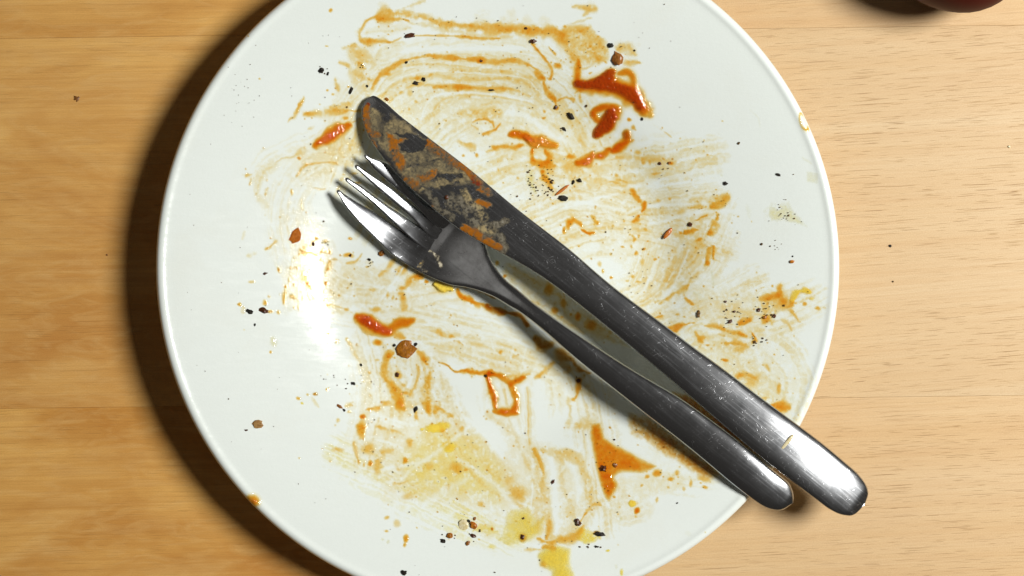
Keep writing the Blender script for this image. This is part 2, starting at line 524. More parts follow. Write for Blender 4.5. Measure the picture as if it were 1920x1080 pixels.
        if streak > 0:
            ds = -x * math.sin(ang) + y * math.cos(ang)
            g = np.random.default_rng(3000 + s.k); tab = g.random(512).astype(np.float32)
            q = ds / per + 1000 + (CLUMP[sl] - 0.5) * 2.5
            qi = np.floor(q).astype(int); f = q - qi; f = f * f * (3 - 2 * f)
            sn = tab[qi % 512] * (1 - f) + tab[(qi + 1) % 512] * f
            prof = prof * (1 - streak + streak * smooth(0.3, 0.8, sn) * 1.5)
        if wipe:
            for ch in 'oybn': s.m[ch][sl] *= (1 - np.clip(prof * d, 0, 1))
            return
        g = 1 + gr * ((GRAIN[sl] - 0.5) * 1.6 + (GRAIN2[sl] - 0.5) * 1.6 + (CLUMP[sl] - 0.5) * 1.4)
        s._put(sl, prof * d * np.clip(g, 0.0, 2.2), c)

# how light is tinted by one unit of thickness (there and back)
T_UNIT = {'o': np.array([0.96, 0.33, 0.014]), 'y': np.array([1.0, 0.80, 0.075]),
          'b': np.array([0.30, 0.16, 0.09]), 'n': np.array([0.93, 0.79, 0.34])}

def film_material():
    m, nt = new_mat('sauce'); N = NT(nt)
    out = N.n('ShaderNodeOutputMaterial')
    tint = N.n('ShaderNodeAttribute', attribute_name='tint'); body = N.n('ShaderNodeAttribute', attribute_name='body')
    thick = N.n('ShaderNodeAttribute', attribute_name='thick')
    tr = N.n('ShaderNodeBsdfTransparent'); df = N.n('ShaderNodeBsdfDiffuse'); gl = N.n('ShaderNodeBsdfGlossy')
    N.l(tint.outputs['Color'], tr.inputs['Color']); N.l(body.outputs['Color'], df.inputs['Color'])
    tc = N.n('ShaderNodeTexCoord')
    n1 = N.noise(tc.outputs['Object'], 1500.0, 2, 0.6)
    n2 = N.noise(tc.outputs['Object'], 420.0, 2, 0.6)
    nb = N.bump(N.math('ADD', n1, N.math('MULTIPLY', n2, 1.2)), 0.9, 0.00013)
    N.l(nb, gl.inputs['Normal'])
    gl.inputs['Roughness'].default_value = 0.06
    mx = N.n('ShaderNodeMixShader')
    opac = N.n('ShaderNodeAttribute', attribute_name='opac')
    fac = opac.outputs['Fac']
    N.l(fac, mx.inputs[0]); N.l(tr.outputs[0], mx.inputs[1]); N.l(df.outputs[0], mx.inputs[2])
    wet = N.math('ADD', N.math('MULTIPLY', 0.045, N.math('MULTIPLY', thick.outputs['Fac'], 9.0, clamp=True)), N.math('MULTIPLY', 0.025, N.math('MULTIPLY', thick.outputs['Fac'], 0.8, clamp=True)))
    mx2 = N.n('ShaderNodeMixShader')
    N.l(wet, mx2.inputs[0]); N.l(mx.outputs[0], mx2.inputs[1]); N.l(gl.outputs[0], mx2.inputs[2])
    N.l(mx2.outputs[0], out.inputs[0])
    return m
M_SAUCE = film_material()

def blur(A, r):
    for ax in (0, 1):
        for _ in range(2):
            P = np.pad(A, [(r + 1, r) if a == ax else (0, 0) for a in (0, 1)], mode='edge').cumsum(ax)
            n = A.shape[ax]
            hi = np.take(P, np.arange(2 * r + 1, 2 * r + 1 + n), ax); lo = np.take(P, np.arange(0, n), ax)
            A = (hi - lo) / (2 * r + 1)
    return A

def build_film(name, L, pitch=1.3, thr=0.02, height=0.00030, lift=0.00005, keep=None):
    tot = L.m['o'] + L.m['y'] + 1.2 * L.m['b'] + 0.8 * L.m['n']
    ys, xs = np.nonzero(tot > thr)
    x0, x1, y0, y1 = xs.min() - 2, xs.max() + 3, ys.min() - 2, ys.max() + 3
    u = np.arange(max(x0, 1), min(x1, WW - 2), pitch); v = np.arange(max(y0, 1), min(y1, HH - 2), pitch)
    ui = u.astype(int); vi = v.astype(int)
    fu = (u - ui)[None].astype(np.float32); fv = (v - vi)[:, None].astype(np.float32)
    def samp(A):
        a = A[vi][:, ui]; b = A[vi][:, ui + 1]; c = A[vi + 1][:, ui]; d = A[vi + 1][:, ui + 1]
        return (a * (1 - fu) + b * fu) * (1 - fv) + (c * (1 - fu) + d * fu) * fv
    ch = {k: samp(L.m[k]) for k in 'oybn'}
    T = samp(tot)
    U, V = np.meshgrid(u + X0, v + Y0)
    x, y, z = on_plate(U, V)
    # rounded top: thickness rises steeply at the edge and levels off
    hgt = height * (1 - np.exp(-0.9 * T)) * (1 + 0.30 * (samp(GRAIN) - 0.5))
    z = z + lift + hgt
    q = T > thr
    qq = q[:-1, :-1] | q[1:, :-1] | q[:-1, 1:] | q[1:, 1:]
    rim = np.hypot(x - PCX, y - PCY) < 640 * KR
    qq &= rim[:-1, :-1] & rim[1:, 1:]
    nh, nw = T.shape
    ii, jj = np.nonzero(qq)
    Q = np.stack([ii * nw + jj, (ii + 1) * nw + jj, (ii + 1) * nw + jj + 1, ii * nw + jj + 1], -1)
    used = np.unique(Q)
    remap = np.zeros(nh * nw, np.int64); remap[used] = np.arange(len(used))
    pos = np.stack([x, y, z], -1).reshape(-1, 3)[used]
    o = mesh_np(name, pos, remap[Q], M_SAUCE)
    fade = np.clip(T.reshape(-1)[used] / thr - 0.9, 0, 1)
    att = np.ones((len(used), 3))
    for k in 'oybn':
        att = att * T_UNIT[k][None] ** (0.5 * (ch[k].reshape(-1)[used] * np.minimum(fade, 1))[:, None])
    me = o.data
    col = np.ones((len(used), 4), np.float32); col[:, :3] = att
    a = me.attributes.new('tint', 'FLOAT_COLOR', 'POINT'); a.data.foreach_set('color', col.ravel())
    so = ch['o'].reshape(-1)[used]; sy = ch['y'].reshape(-1)[used]; sb = ch['b'].reshape(-1)[used]; sn = ch['n'].reshape(-1)[used]
    wsum = so + sy + sb + sn + 1e-5
    bod = (np.outer(so, (0.82, 0.25, 0.010)) + np.outer(sy, (1.0, 0.76, 0.10)) + np.outer(sb, (0.10, 0.03, 0.008)) + np.outer(sn, (0.3, 0.25, 0.12))) / wsum[:, None]
    # thicker sauce is a deeper red
    bod *= np.array([0.93, 0.55, 0.5]) ** np.clip(so - 0.6, 0, 1.6)[:, None]
    col[:, :3] = bod
    a = me.attributes.new('body', 'FLOAT_COLOR', 'POINT'); a.data.foreach_set('color', col.ravel())
    op = (1 - np.exp(-(0.10 * so + 1.5 * sy + 0.4 * sb)))
    a = me.attributes.new('opac', 'FLOAT', 'POINT'); a.data.foreach_set('value', (op * fade).astype(np.float32))
    a = me.attributes.new('thick', 'FLOAT', 'POINT'); a.data.foreach_set('value', (T.reshape(-1)[used] * fade).astype(np.float32))
    return o

F = Layer()
# --- thin greasy washes
F.p('D', '-150,60 300,20 700,60 1000,80 1500,420 1800,560 1700,620 1400,640 1000,800 700,900 300,560 0,300', .045, soft=18)
F.p('A', '640,640 900,420 1500,440 1916,480 2100,700 1916,1080 1000,1050 700,900', .055, soft=14)
F.p('C', '560,560 1050,280 1060,420 1100,600 800,680 620,650', .06, soft=12, streak=.5, ang=-.5)
F.p('E', '0,700 400,740 760,900 780,1080 600,1500 100,1500 -200,1200', .045, soft=14, streak=.4, ang=1.9, per=7)
F.p('F', '380,420 700,330 1300,420 1620,560 1600,760 1250,820 900,790 400,820', .05, soft=26, gr=1.3)
F.p('J', '60,100 210,70 700,150 1000,230 1180,320 1000,450 600,400 300,320', .09, soft=14, streak=.6, ang=.35, per=4)
F.p('I', '1220,480 1330,430 1700,420 1760,980 1300,1080 1100,900 1200,700', .07, 'a', soft=22, streak=.5, ang=1.5, gr=1.2)
F.p('L', '230,30 900,-40 1050,60 1500,180 1530,600 1240,640 800,600 420,560 380,400 230,200', .055, 'a', soft=30, streak=.35, ang=1.1, per=8, gr=.45)
F.p('L', '700,60 1100,120 1300,400 1250,600 900,560 560,500 520,280', .15, 'y', soft=30, gr=.45)
F.p('M', '60,240 420,240 540,480 600,620 480,820 250,840 140,760 100,420', .11, 'a', soft=10, streak=.5, ang=1.35)
F.p('M', '690,400 1000,380 1190,400 1170,500 900,560 700,700 690,570', .055, soft=10)
F.p('M', '640,560 1000,560 960,700 700,720 600,780', .03, 'a', soft=12)
F.p('J', '1010,480 1300,480 1380,700 1200,800 1060,1000 1000,1060', .05, soft=12, streak=.6, ang=1.5)
F.p('H', '600,560 1000,640 1200,640 1250,820 1100,940 700,900 560,720', .06, 'o', soft=12)
F.p('K', '300,40 560,20 700,60 900,300 860,460 700,420 520,240 400,150', .09, 'o', soft=12, streak=.3, ang=.6)
F.p('G', '400,480 700,620 1200,980 1400,1180 1000,1080 640,860 350,560', .18, 'a', soft=8, streak=.4, ang=.6)
F.p('K', '60,500 150,520 330,640 480,760 560,840 420,830 280,720 60,600', .42, 'r', soft=12)
F.p('K', '290,400 420,420 560,520 700,660 780,760 600,640 480,560 330,450', .65, 'r', soft=8)
# --- long arcs left by the bread that wiped the plate (upper half)
# broad swipes of bread and knife: fine parallel drag lines in a thin cream film
for pts, w, d, c in (('640,330 690,200 800,140 950,135 1040,170 1110,270', 120, .16, 'o'), ('700,420 760,300 850,210 960,190 1050,240 1100,330', 120, .15, 'o'),
                     ('900,330 1000,300 1120,330 1240,310 1330,290', 110, .13, 'o'), ('960,420 1080,380 1200,400 1320,380', 120, .13, 'a'), ('1000,470 1120,430 1260,440 1350,470', 110, .14, 'a'),
                     ('1340,400 1300,480 1220,560 1130,600', 130, .15, 'a'), ('1100,560 1200,590 1330,560 1420,520', 70, .10, 'a'), ('1250,640 1350,600 1450,590 1520,560', 100, .13, 'o'), ('1330,680 1420,650 1480,700 1470,780', 90, .12, 'o'),
                     ('560,420 590,500 640,560 740,560 850,540', 110, .10, 'a'), ('590,300 540,380 550,480 600,560', 90, .06, 'o'), ('760,600 850,620 960,650 1040,690', 90, .14, 'o'), ('700,640 720,740 700,860', 110, .13, 'a'),
                     ('800,700 830,800 900,900 1000,960', 110, .12, 'a'), ('930,700 950,800 990,900 1020,1000', 90, .12, 'a'), ('1050,640 1100,740 1120,860 1130,980', 90, .11, 'a'), ('640,850 760,900 880,960 960,1000', 110, .10, 'y'),
                     ('1180,860 1260,890 1330,900', 70, .09, 'o'), ('1100,900 1160,960 1200,960', 70, .06, 'a'), ('660,240 620,290 560,330', 60, .10, 'o'), ('480,330 520,290 600,260', 50, .06, 'o')):
    F.s('P', pts, w, d * .72, c, streak=.72, per=4.0, warp=.6, soft=.9, gr=.9)
F.s('A', '600,720 700,590 850,505 1000,465 1100,455 1300,480 1450,490 1600,505 1750,490 1900,540 2010,640', 34, .46, warp=.35, soft=.7)
F.s('A', '630,760 760,610 900,545 1100,530 1400,560 1650,580 1800,600 1930,700', 44, .18, warp=.25, streak=.7, per=2.5)
F.s('A', '680,790 760,700 880,650 980,640 1100,615 1300,650 1500,650 1700,640 1850,670 1960,780', 38, .30, warp=.3, streak=.4, per=2.5)
F.s('A', '740,830 840,745 950,690 1080,690 1300,715 1500,720 1750,725 1880,780', 46, .24, warp=.3, streak=.5, per=2.5)
F.s('A', '1100,712 1200,705 1300,712 1420,720', 52, .52, warp=.4)
F.s('A', '1420,720 1600,722 1750,728', 34, .26, warp=.4)
F.s('A', '1090,950 1150,850 1250,800 1500,790 1800,830 1916,870', 60, .18, warp=.3, streak=.6, per=2.5)
F.s('B', '0,490 120,520 200,620 300,760', 40, .20, warp=.25, streak=.5, per=2.5)
F.s('B', '0,640 130,680 220,800', 90, .17, warp=.25, streak=.7, per=2.5)
F.s('B', '0,720 140,770 260,900', 70, .15, warp=.25, streak=.7, per=2.5)
F.s('B', '0,560 120,600 210,720 300,860 360,980', 30, .13, warp=.2, streak=.5, per=2)
F.s('B', '120,620 200,740 260,840 330,980', 14, .14, warp=.1)
F.s('B', '440,850 480,930 540,1030', 10, .18, warp=.1)
F.s('A', '600,810 690,650 800,570 1000,545', 34, .7, wipe=True, warp=.2)
F.s('A', '860,420 1000,400 1200,400 1500,400 1900,400', 90, .9, wipe=True, warp=.3)
F.s('A', '800,640 950,600 1100,580 1600,610 1850,640 1950,740', 20, .8, wipe=True, warp=.2)
F.s('A', '980,720 1090,660 1300,680 1500,690', 16, .8, wipe=True, warp=.2)
F.s('A', '1000,980 1030,880 1120,780 1300,760 1600,770 1900,830', 36, .85, wipe=True, warp=.2)
F.s('D', '330,120 560,180 760,320 900,380', 130, .8, wipe=True, warp=.5)
F.s('D', '0,420 200,560 300,600', 60, .5, wipe=True, warp=.3)
F.s('D', '860,920 1000,880 1180,830 1300,800', 60, .8, wipe=True, warp=.3)
F.s('E', '60,960 200,905 400,890 600,880', 50, .8, wipe=True, warp=.3)
F.s('E', '250,740 330,700', 80, .7, wipe=True, warp=.4)
# top band
F.s('A', '1040,8 900,50 790,92', 26, .16, taper=.7)
F.s('A', '660,130 800,108 1000,135 1150,190 1400,212 1700,232 1916,232 2080,250', 96, .42, taper=.2)
F.s('A', '650,155 760,150 900,162', 44, .55)
F.s('A', '1650,200 1700,250', 80, .25)
F.s('A', '1300,210 1450,230 1580,250', 70, .18)
F.s('A', '640,132 555,180 508,250 508,320 600,342 760,342 850,312', 34, .38)
F.s('A', '515,325 640,345 745,346', 46, .40)
F.s('A', '560,262 760,240 900,226', 90, .09, streak=.5, per=3)
F.s('A', '900,292 1100,290 1250,295 1450,312 1640,312', 28, .50, warp=.3)
F.s('A', '900,180 1100,220 1300,270 1500,290 1750,300', 60, .12)
F.s('A', '360,392 450,360', 40, .12)
F.s('A', '430,372 500,455 560,480', 90, .30)
F.s('A', '480,520 550,552', 40, .35)
F.s('A', '450,590 530,630 600,660', 90, .26)
F.s('A', '590,620 570,700 560,770', 60, .14)
F.s('A', '600,560 640,480 700,400 860,350', 60, .10, streak=.6, per=3)
F.s('A', '650,650 720,590 780,560', 30, .25)
for x, y, rx, ry, d in ((1480, 500, 45, 20, .8), (1660, 580, 32, 18, .4), (725, 600, 38, 22, .6), (720, 810, 20, 15, .9), (1080, 612, 36, 16, .35),
                        (905, 760, 28, 36, .3), (960, 830, 20, 18, .35), (900, 892, 16, 16, .4), (265, 90, 20, 18, .6), (235, 380, 18, 8, .4),
                        (278, 772, 18, 12, .45), (232, 740, 13, 10, .6), (970, 640, 30, 24, .6), (1240, 460, 24, 12, .3), (740, 345, 70, 14, .3)):
    F.b('A', x, y, rx, d, ry=ry)
F.s('A', '340,515 410,545', 34, .32)
F.s('A', '290,650 330,735', 36, .28, 'a')
F.s('A', '45,790 20,850 0,880', 20, .35)
# fan at the top right of the band
F.s('B', '0,228 150,250 350,272 450,335', 96, .42, taper=.1)
F.s('B', '350,272 480,250 620,240', 60, .34)
F.p('B', '350,245 640,215 760,320 810,480 720,530 560,525 450,410', .30, soft=8)
F.s('B', '400,300 470,420 540,500', 60, .35)
F.s('B', '590,120 612,80 590,60 500,52', 30, .26)
F.s('B', '590,60 670,72', 42, .34)
F.s('B', '480,190 560,165 640,150', 20, .14)
F.s('B', '640,430 700,480 770,510', 60, .28)
F.s('B', '170,350 230,440 300,520 330,580 320,650', 26, .60, warp=.3)
F.s('B', '305,385 360,445', 24, .55)
F.s('B', '545,495 535,600 540,690 565,705', 36, .9, warp=.3)
F.s('B', '620,440 660,520 560,560 480,555', 16, .2)
F.s('B', '870,395 960,400 1000,450', 70, .32)
F.s('B', '940,515 1040,520', 52, .40)
F.s('B', '180,580 230,620 275,650', 46, .62)
F.s('B', '262,670 280,760 350,820 365,890', 42, .85, warp=.4)
F.s('B', '365,830 440,800 500,820', 24, .45)
F.s('B', '510,760 545,740 560,830', 24, .40)
for x, y, rx, ry, d in ((380, 540, 42, 32, .85), (430, 215, 18, 18, .6), (560, 255, 22, 14, .6), (710, 295, 18, 12, .6), (640, 380, 20, 15, .5), (770, 510, 18, 16, .5),
                        (640, 592, 18, 12, .5), (265, 957, 20, 16, .6), (266, 905, 16, 14, .6), (315, 645, 16, 18, .6), (955, 980, 18, 24, .6), (990, 1050, 26, 20, .4),
                        (365, 880, 34, 26, .9), (540, 300, 14, 10, .4), (580, 375, 14, 10, .4)):
    F.b('B', x, y, rx, d, ry=ry)
# left of the knife tip
F.s('C', '562,98 535,160 500,220 440,312', 22, .34, taper=.8)
F.b('C', 532, 155, 14, .5, ry=26, rot=.4)
F.s('C', '580,222 700,232 860,205 1010,212', 46, .40)
F.p('C', '720,195 840,135 935,125 950,200 800,215', .24, soft=4)
F.s('C', '560,505 520,562 410,600 340,622', 46, .24)
F.s('C', '95,740 140,728', 30, .28)
F.s('C', '120,800 140,745', 20, .28)
F.s('C', '180,870 200,780 240,690 330,640', 70, .12, streak=.4, per=3)
F.s('C', '250,900 270,840', 22, .28)
F.s('C', '500,750 560,670 700,630 820,630 850,652', 18, .36, warp=.3)
F.s('C', '640,560 760,550 900,580', 26, .14)
F.s('C', '540,930 545,1010', 22, .24)
F.s('C', '650,838 730,842', 20, .34)
F.s('C', '600,360 650,335', 26, .16)
F.s('C', '620,430 720,360', 12, .22)
F.s('C', '940,300 1010,280', 30, .3)
F.s('C', '900,420 940,560', 50, .14)
F.s('C', '170,900 240,960 280,1000', 60, .06)
for x, y, rx, ry, d in ((605, 218, 34, 18, .6), (900, 262, 32, 20, .6), (530, 592, 18, 14, .9), (465, 880, 18, 34, .45), (740, 545, 16, 10, .5), (885, 722, 16, 8, .45), (1030, 540, 8, 30, .3),
                        (1010, 790, 40, 16, .4), (970, 715, 30, 12, .35), (800, 640, 30, 12, .3)):
    F.b('C', x, y, rx, d, ry=ry)
# middle, right of the blade
F.p('D', '0,110 200,80 400,110 360,180 150,200 0,180', .25, soft=7)
F.s('D', '115,215 190,195 265,205 285,240', 40, .66)
F.s('D', '340,225 280,280 200,320', 40, .62)
F.s('D', '150,280 100,240', 22, .3)
F.s('D', '10,370 90,400 130,440', 60, .30)
F.s('D', '285,415 360,405 450,412 520,395', 46, .50)
F.s('D', '230,450 300,420', 22, .3)
F.s('D', '600,440 605,530 680,560 740,520 715,440', 46, .75)
F.s('D', '690,570 780,570', 64, .55)
F.s('D', '850,590 950,580 1010,560', 66, .22)
F.s('D', '780,530 900,510', 40, .25)
F.s('D', '1000,330 1020,400 1090,440', 14, .25)
F.s('D', '1150,350 1180,420 1230,440', 40, .35)
F.s('D', '1290,500 1500,520 1760,540', 70, .24)
F.s('D', '1300,560 1600,600 1740,580', 40, .10)
F.s('D', '1170,725 1240,700', 20, .25)
F.s('D', '1240,700 1300,695 1370,712', 42, .62)
F.s('D', '1425,770 1445,810 1475,850', 46, .85, warp=.4)
F.s('D', '1520,870 1512,910 1495,945', 34, .75, warp=.4)
F.s('D', '1590,632 1660,625', 26, .35)
F.s('D', '1480,660 1590,650', 26, .12)
F.s('D', '575,610 580,690 630,780', 40, .34, 'n', gr=1.0)
F.s('D', '690,620 720,690 760,750', 46, .55, 'a', gr=1.0)
F.s('D', '1130,770 1180,720', 20, .2)
for x, y, rx, ry, d in ((150, 482, 20, 24, .6), (40, 485, 12, 14, .5), (325, 612, 12, 28, .35), (915, 496, 48, 26, .75), (1385, 198, 18, 24, .6), (1422, 258, 26, 20, .4), (1470, 470, 40, 26, .4),
                        (1510, 545, 22, 20, .5), (1562, 540, 18, 24, .5), (1290, 642, 26, 24, .45), (1465, 985, 18, 16, 1.3), (1440, 1025, 44, 26, .6), (480, 672, 16, 16, .5), (750, 705, 38, 24, .5),
                        (690, 625, 26, 24, 1.0), (1730, 548, 26, 16, .9), (500, 400, 40, 22, .6), (1640, 555, 14, 10, .6), (905, 775, 14, 10, .6), (1720, 750, 30, 24, .2)):
    F.b('D', x, y, rx, d, ry=ry)
# right of the knife
F.s('E', '275,228 350,275 430,335', 12, .30, warp=.2)
F.b('E', 490, 370, 18, .2, 'n'); F.b('E', 512, 415, 10, .3, 'n')
F.s('E', '1040,60 1080,120 1140,180 1155,250', 14, .12, 'n')
F.p('E', '1180,940 1260,880 1400,870 1440,960 1520,1060 1440,1040 1330,1000 1220,1030', .24, 'n', soft=9, gr=1.6)
F.p('E', '1530,615 1635,632 1630,720 1540,705', .16, 'n', soft=3, warp=.3)
F.s('E', '1505,515 1570,560', 18, .14, 'n')
F.s('E', '1040,900 1070,990', 44, .07, 'n')
F.s('E', '650,620 655,690', 22, .10, 'n')
F.b('E', 835, 640, 14, .18, 'n')
F.s('E', '760,915 830,885 890,830', 58, .66, 'a')
F.s('E', '800,830 890,810', 40, .4, 'a')
F.s('E', '580,912 640,908 705,912', 26, .5, 'a')
F.b('E', 510, 960, 40, .3); F.b('E', 425, 845, 16, .5); F.b('E', 330, 855, 24, .3)
for pts, w, d in (('230,280 190,420 130,560', 150, .13), ('330,300 290,420 230,590', 120, .11), ('470,300 430,420 350,600', 120, .12), ('560,250 520,420 400,600', 110, .14)):
    F.s('H', pts, w, d, streak=.95, per=2.2, warp=.25, soft=.8)
F.s('H', '660,230 600,360 520,480 420,560', 150, .18, 'a', streak=.5, per=4, warp=.6)
F.s('H', '760,470 775,600', 14, .2, 'n', warp=.2)
F.s('H', '620,60 670,45 720,28', 42, .70, 'a')
F.s('H', '545,160 600,135 655,130', 38, .85, 'a')
F.s('H', '735,180 765,110 815,10', 68, .75, 'a')
F.s('H', '740,280 725,350 715,410', 46, .5, 'a')
F.s('H', '772,270 778,370', 18, .7, 'a')
F.s('H', '310,725 400,690 480,640 575,580', 44, .46, 'a')
F.s('H', '650,490 600,540 560,590', 44, .24, 'a')
F.s('H', '535,680 600,742', 36, .66)
F.s('H', '620,640 700,700', 30, .14, 'n')
F.s('H', '1035,582 1150,548', 14, .40)
F.s('H', '1160,700 1260,678 1330,655', 42, .46)
F.s('H', '1330,600 1320,660 1390,745 1430,720', 50, .50)
F.s('H', '1420,710 1470,650 1550,632', 44, .62, 'y')
F.p('H', '1150,690 1330,650 1400,760 1300,800 1250,905 1160,905', .26, soft=6)
F.s('H', '1400,790 1445,835 1470,885', 44, .34, 'a')
F.s('H', '1410,965 1370,905 1330,870', 30, .22)
F.s('H', '1590,680 1560,690', 22, .3, 'y')
F.s('H', '830,770 900,780 960,760', 90, .18, 'a')
F.s('H', '985,890 1075,880', 36, .75)
F.s('H', '1075,880 1080,820 1000,800', 26, .22)
F.s('H', '700,908 780,922 870,962', 40, .52)
F.s('H', '830,990 900,990 1025,1002', 44, .72, 'a')
F.s('H', '1100,980 1118,1040 1080,1072', 26, .85, 'a')
F.s('H', '870,1060 980,1065 1080,1075', 50, .45, 'a')
F.s('H', '300,855 370,840', 30, .5)
F.s('H', '415,950 520,912 605,900', 42, .74)
F.s('H', '620,980 680,1045', 42, .5, 'a')
F.s('H', '560,970 590,930', 20, .4)
F.s('H', '1170,605 1200,600', 18, .4)
for x, y, rx, ry, d in ((150, 55, 32, 42, .7), (510, 160, 22, 18, .9), (750, 165, 36, 30, .6), (660, 212, 34, 18, .7), (228, 132, 26, 16, .4), (130, 215, 14, 14, .5), (22, 266, 16, 12, .5), (102, 268, 12, 18, .5),
                        (202, 292, 24, 12, .7), (140, 326, 18, 20, .5), (300, 372, 10, 14, .5), (345, 718, 36, 24, .5), (1520, 732, 24, 22, .7), (1632, 768, 34, 22, .5), (1680, 765, 18, 12, .35), (1200, 855, 52, 44, .6),
                        (480, 832, 26, 14, .5), (540, 852, 16, 10, .5), (730, 405, 24, 24, .8), (1262, 596, 12, 14, .7), (985, 770, 14, 8, .5), (960, 915, 24, 10, .4), (190, 400, 24, 40, .35), (120, 515, 14, 14, .4),
                        (160, 550, 18, 10, .35), (730, 1072, 20, 14, .6), (470, 960, 20, 10, .5), (112, 185, 14, 12, .4), (170, 180, 12, 12, .35), (1240, 700, 30, 20, .3)):
    F.b('H', x, y, rx, d, 'a' if d < .6 else 'o', ry=ry)
for x, y, rx, ry, d, c in ((570, 214, 30, 12, .9, 'o'), (660, 88, 34, 12, .6, 'a'), (640, 155, 50, 26, .4, 'a'), (440, 92, 26, 16, .6, 'a'), (860, 365, 16, 36, .5, 'a'), (710, 320, 60, 50, .34, 'o'), (790, 248, 18, 40, .5, 'o'),
                           (580, 130, 18, 14, .5, 'a'), (480, 132, 14, 8, .6, 'o'), (920, 420, 16, 20, .12, 'n'), (770, 420, 40, 14, .3, 'o'), (700, 380, 16, 30, .3, 'o'), (880, 380, 8, 20, .3, 'n')):
    F.b('K', x, y, rx, d, c, ry=ry, rot=-.6 if x == 790 else 0)
F.s('K', '820,450 860,462 900,472', 42, .8)
F.s('K', '640,300 680,290 730,300', 40, .4)
F.s('K', '600,70 640,80 690,90', 22, .6, 'a')
# right of the blade, just beside the handle
F.s('G', '900,200 930,150 1000,190', 36, .75)
F.s('G', '1000,225 1040,250 1105,255', 36, .9)
F.s('G', '1095,110 1140,170', 36, .5, 'a')
for x, y, rx, ry, d in ((865, 225, 20, 34, .75), (940, 280, 30, 16, .2), (1260, 195, 18, 16, .4), (1350, 145, 14, 12, .5), (1335, 352, 14, 14, .5), (1240, 420, 14, 14, .4), (1255, 620, 18, 14, .8), (1175, 560, 14, 26, .5),
                        (1150, 500, 20, 30, .25), (1430, 600, 16, 20, .45), (1440, 410, 16, 22, .5), (1510, 380, 20, 12, .6), (1430, 300, 16, 40, .3), (1470, 270, 10, 14, .4), (1600, 460, 12, 14, .6), (1540, 225, 34, 18, .4),
                        (945, 425, 12, 10, .8), (880, 300, 20, 10, .3), (1480, 640, 20, 10, .4), (1380, 640, 24, 12, .3), (1160, 410, 40, 30, .1)):
    F.b('G', x, y, rx, d, 'a' if d < .5 else 'o', ry=ry)
# between knife and fork
for x, y, rx, ry, d in ((740, 700, 44, 80, .6), (790, 880, 36, 34, .8), (970, 930, 34, 40, .95), (860, 830, 30, 70, .5), (910, 910, 16, 16, .7), (385, 600, 24, 16, .9), (320, 490, 20, 24, .5), (840, 930, 20, 12, .6), (1080, 1000, 70, 60, .7)):
    F.b('G', x, y, rx, d, ry=ry)
F.s('G', '0,700 20,745 80,790 140,820 200,842', 40, .9)
F.s('G', '230,850 300,865 400,890 500,930 560,1000', 52, 1.0, 'r')
F.s('G', '60,690 200,720 300,780', 30, .6, 'r')
F.s('J', '1060,160 1110,215 1180,200', 60, .7, 'r')
F.s('J', '1250,260 1350,330 1420,400 1500,430', 90, .55, 'r')
F.s('J', '1425,490 1400,600 1375,655', 44, .62)
F.b('J', 1410, 495, 34, .8, 'r'); F.b('J', 1480, 560, 60, .15)
F.s('J', '1340,660 1350,800 1330,860', 60, .18)
# left part of the plate
F.s('F', '250,290 290,280 335,240', 40, .30)
F.s('F', '110,345 180,322', 30, .12)
F.s('F', '60,200 80,150', 40, .07)
F.s('F', '665,205 600,270 540,302', 40, .34, 'a')
F.s('F', '525,332 640,320 690,320', 26, .45)
F.s('F', '680,320 720,310 780,318', 36, .35)
F.s('F', '690,330 680,380', 18, .3)
F.s('F', '925,405 990,385 1045,325', 18, .32)
F.s('F', '490,330 460,400', 10, .18)
F.s('F', '470,438 525,440', 12, .35)
F.s('F', '605,440 580,540 610,600 635,720', 56, .40, 'a', gr=1.2)
F.s('F', '770,380 750,470 742,530', 36, .42, 'a', gr=1.0)
F.s('F', '400,640 405,730', 38, .42, 'a')
F.s('F', '740,640 735,720', 36, .30)
F.s('F', '700,750 780,750 900,785 1000,830', 22, .22)
F.s('F', '1170,505 1240,455 1300,380', 40, .30, 'o')
F.s('F', '1340,495 1400,430', 56, .48)
F.s('F', '1490,505 1420,570 1365,630 1385,690', 64, .48, gr=.9)
F.s('F', '1250,640 1245,700', 36, .42)
F.s('F', '1380,720 1385,770', 44, .34)
F.s('F', '1270,650 1200,720', 14, .2)
F.s('F', '560,80 640,60', 24, .1)
F.s('F', '690,360 692,560 690,760', 56, .95, wipe=True, warp=.2)
F.s('F', '1380,440 1290,580 1200,700', 40, .9, wipe=True, warp=.3)
F.s('F', '540,180 500,300 440,420', 22, .8, wipe=True, warp=.3)
